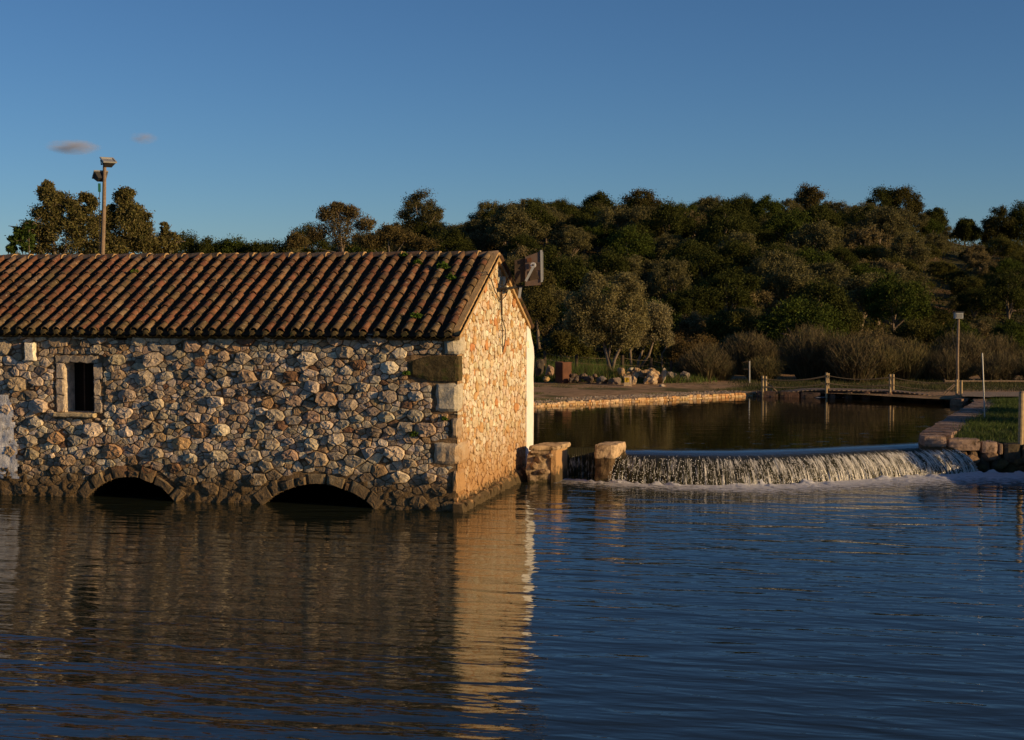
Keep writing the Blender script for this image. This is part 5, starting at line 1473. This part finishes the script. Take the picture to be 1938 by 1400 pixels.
hd, T = flood(fp, aty(205, 303, Yp)-a, .34, .26, .17, R(-62), R(0), R(38), M['black'])
mb = MB(); mb.tube([top+Vector((-.08,0,0)), top+Vector((-.1,0,.14))], .014, 5); mb.tube([top+Vector((.06,0,0)), top+Vector((.08,0,.14))], .014, 5); mb.tube([top+Vector((-.1,0,.02)), top+Vector((.1,0,.02))], .014, 5); mb.build('bracket', M['black'], fp)
hd, T = flood(fp, aty(187, 330, Yp)-a+Vector((0,.12,0)), .34, .26, .18, R(-50), R(0), R(-150), M['black'])
p = aty(188.5, 355, Yp)-a; mb = MB(); mb.box((p.x, -.02, p.z), (.055,.06,.22)); mb.build('ballast_box', M['green'], fp)
mb = MB(); mb.tube([(p.x,-.02,p.z-.1),(p.x-.01,-.05,mid.z+.6),(mid.x-.09,-.05,mid.z-.8)], .01, 4); mb.build('cable', M['black'], fp)
# ---------------------------------------------------------------- floodlight on the gable
Yg = lw(.5, WB*.52, 0).y
fa = lw(.0, WB*.51, zpx(546, lw(0,WB*.51,0).y)); gf = empty('gable_floodlight', fa, THETA, label='large brown floodlight on a bracket at the top of the mill gable', cat='floodlight')
def gl(px, py, Y): 
    v = aty(px, py, Y)-fa; return Vector((ct*v.x+st_*v.y, -st_*v.x+ct*v.y, v.z))
Yf = fa.y-.1
pts_b = [(975,487),(1000,480),(1026,476),(1026,541),(1000,546),(975,541)]
def prism(name, pts, Y0, dy, mt, parent=gf, dz=0):
    A = [gl(px, py, Y0) for px, py in pts]; B = [gl(px, py, Y0)+Vector((st_*dy, ct*dy, dz)) for px, py in pts]; n = len(A)
    mb = MB(); mb.add(A+B, [tuple(range(n))[::-1], tuple(range(n, 2*n))]+[(i, (i+1) % n, n+(i+1) % n, n+i) for i in range(n)]); return mb.build(name, mt, parent)
prism('housing', [(974,492),(994,488),(994,532),(974,538)], Yf+.05, .42, M['darkwood'])
prism('reflector', [(994,486),(1024,475),(1024,539),(994,541)], Yf, .55, M['bronze'])
prism('rim', [(1022.5,473.5),(1026.5,472.5),(1027.5,533),(1023.5,534)], Yf-.03, .62, M['metal'])
prism('glass', [(1026.7,476),(1028,476),(1028.6,529),(1027.7,530)], Yf, .56, M['lens'])
prism('junction_box', [(997,489),(1005,487),(1006,495),(998,496)], Yf-.05, .06, M['rust'])
prism('louvre_plate', [(1001,513),(1014,509),(1021,527),(1003,531)], Yf-.02, .02, M['darkwood'])
for k in range(7):
    y_ = 497+k*2.2; prism('fin', [(1011,y_),(1022,y_-.5),(1022,y_+.5),(1011,y_+1)], Yf-.025, .02, M['plastic'] if k < 0 else M['bronze'])
c = gl(1009.5, 501.5, Yf-.05); mb = MB(); mb.tube([c, c-Vector((0,.03,0))], .058, 18); mb.build('pivot_disc', M['plastic'], gf)
mb = MB(); mb.tube([c-Vector((0,.031,0)), c-Vector((0,.05,0))], .02, 10); mb.build('pivot_bolt', M['black'], gf)
prism('yoke_arm', [(1006,506),(1012,505),(997,533),(993,531)], Yf-.10, .02, M['metal'])
prism('yoke_arm', [(983,543),(988,543),(985,565),(980,563)], Yf+.1, .02, M['metal'])
mb = MB(); mb.tube([gl(938,547,fa.y), gl(958,546,fa.y-.05), gl(990,541,Yf+.15)], .028, 8); mb.build('bracket_arm', M['black'], gf)
mb = MB(); mb.tube([gl(954,545,fa.y), gl(966,515,Yf+.2), gl(974,543,Yf+.1)], .022, 6); mb.build('bracket_brace', M['black'], gf)
def gw_(px, py, off=.06):
    y, z = gloc(px, py, off); p = lw(off, y, z)-fa; return Vector((ct*p.x+st_*p.y, -st_*p.x+ct*p.y, p.z))
mb = MB(); mb.tube([gw_(949,548,.08), gw_(949.5,596,.08)], .022, 8); mb.build('conduit', M['darkwood'], gf)
for pts in ([(949,596),(951,630),(951,666)], [(950,600),(957,625),(955,650),(951,666)], [(962,548),(957,560),(949,568)], [(905,517),(920,514),(930,530),(937,552),(946,567)]):
    mb = MB(); mb.tube([gw_(px, py, .09) for px, py in pts], .010, 5); mb.build('cable', M['black'], gf)
# ---------------------------------------------------------------- weeds on roof and wall
def weed(p, n, h, label, seed, sz=.03):
    rs = np.random.default_rng(seed); cen = np.array([(0,0,h*.5,h*.9),(h*.4,0,h*.3,h*.6),(-h*.4,0,h*.35,h*.6)])
    V, Fc, C = leafcloud(n, cen, .5, sz, np.array([(.07,.13,.02),(.09,.16,.03),(.05,.09,.02)]), rs, .6); V[:, 2] = np.maximum(V[:, 2], 0)
    t = link('weed', rawmesh('weed', V, Fc, M['leaf'], False, C), None, p, label=label, cat='weed'); return t
def rloc(x, s, h=.1): y, z = slope(s, 1, h); return lw(x, y, z)
weed(rloc(-.95, .75), 380, .115, 'larger green weed tuft high on the roof near the gable', 1)
weed(rloc(-.62, 1.25), 200, .10, 'small green weed on the roof close to the gable verge', 2)
weed(rloc(-1.55, .55), 200, .09, 'small green weed on the roof left of the larger tuft', 3)
weed(rloc(-1.95, .15), 120, .07, 'tiny weed just below the roof ridge', 4)
weed(rloc(-.9, 2.9), 200, .10, 'green weed in a tile channel low on the roof near the corner', 5)
weed(rloc(-7.9, .9), 120, .07, 'tiny weed on the left part of the roof', 6)
x, z = wloc(772, 704); weed(lw(x, -.07, z-.05), 90, .08, 'bright green leafy weed beside the mossy lintel stone', 7, .035)
x, z = wloc(785, 820); weed(lw(x, -.07, z-.05), 160, .09, 'green weed growing from the wall below the mossy lintel stone', 8, .025)
x, z = wloc(842, 790); weed(lw(x, -.05, z-.05), 140, .07, 'green weed in the joint beside the corner stones', 9, .025)
# ---------------------------------------------------------------- two small clouds, far off
def cloud(px, py, w, h, label, dens, seed):
    Yc = 1600; c = aty(px, py, Yc); import bmesh
    bm = bmesh.new(); bmesh.ops.create_icosphere(bm, subdivisions=3, radius=1)
    for v in bm.verts: v.co = v.co*(1+.25*mnoise.noise(v.co*2+Vector((seed,0,0))))
    me = bpy.data.meshes.new('cloud'); bm.to_mesh(me); bm.free()
    m = bpy.data.materials.new('cloud_vapour'); m.use_nodes = True; n = m.node_tree.nodes; l = m.node_tree.links
    n.remove(n['Principled BSDF']); pv = n.new('ShaderNodeVolumePrincipled'); l.new(pv.outputs[0], n['Material Output'].inputs['Volume'])
    pv.inputs['Color'].default_value = (.9,.85,.85,1)
    tc = n.new('ShaderNodeTexCoord'); ln = n.new('ShaderNodeVectorMath'); ln.operation = 'LENGTH'; l.new(tc.outputs['Object'], ln.inputs[0])
    mr = n.new('ShaderNodeMapRange'); mr.inputs[1].default_value = .95; mr.inputs[2].default_value = .1; mr.inputs[3].default_value = 0; mr.inputs[4].default_value = 1
    l.new(ln.outputs['Value'], mr.inputs[0]); nz = n.new('ShaderNodeTexNoise'); nz.inputs['Scale'].default_value = 1.6; nz.inputs['Detail'].default_value = 4; l.new(tc.outputs['Object'], nz.inputs['Vector'])
    m2 = n.new('ShaderNodeMapRange'); m2.inputs[1].default_value = .35; m2.inputs[2].default_value = .7; m2.inputs[4].default_value = dens; l.new(nz.outputs[0], m2.inputs[0])
    mu = n.new('ShaderNodeMath'); mu.operation = 'MULTIPLY'; l.new(mr.outputs[0], mu.inputs[0]); l.new(m2.outputs[0], mu.inputs[1]); l.new(mu.outputs[0], pv.inputs['Density'])
    me.materials.append(m); o = link('cloud', me, None, c, label=label, cat='cloud'); o.scale = (w*Yc/F/2, w*Yc/F/2, h*Yc/F/2); return o
cloud(138, 278, 115, 32, 'small pinkish wisp of cloud above the left trees', .10, 1)
cloud(272, 261, 62, 26, 'faint smaller wisp of cloud right of the first one', .07, 5)
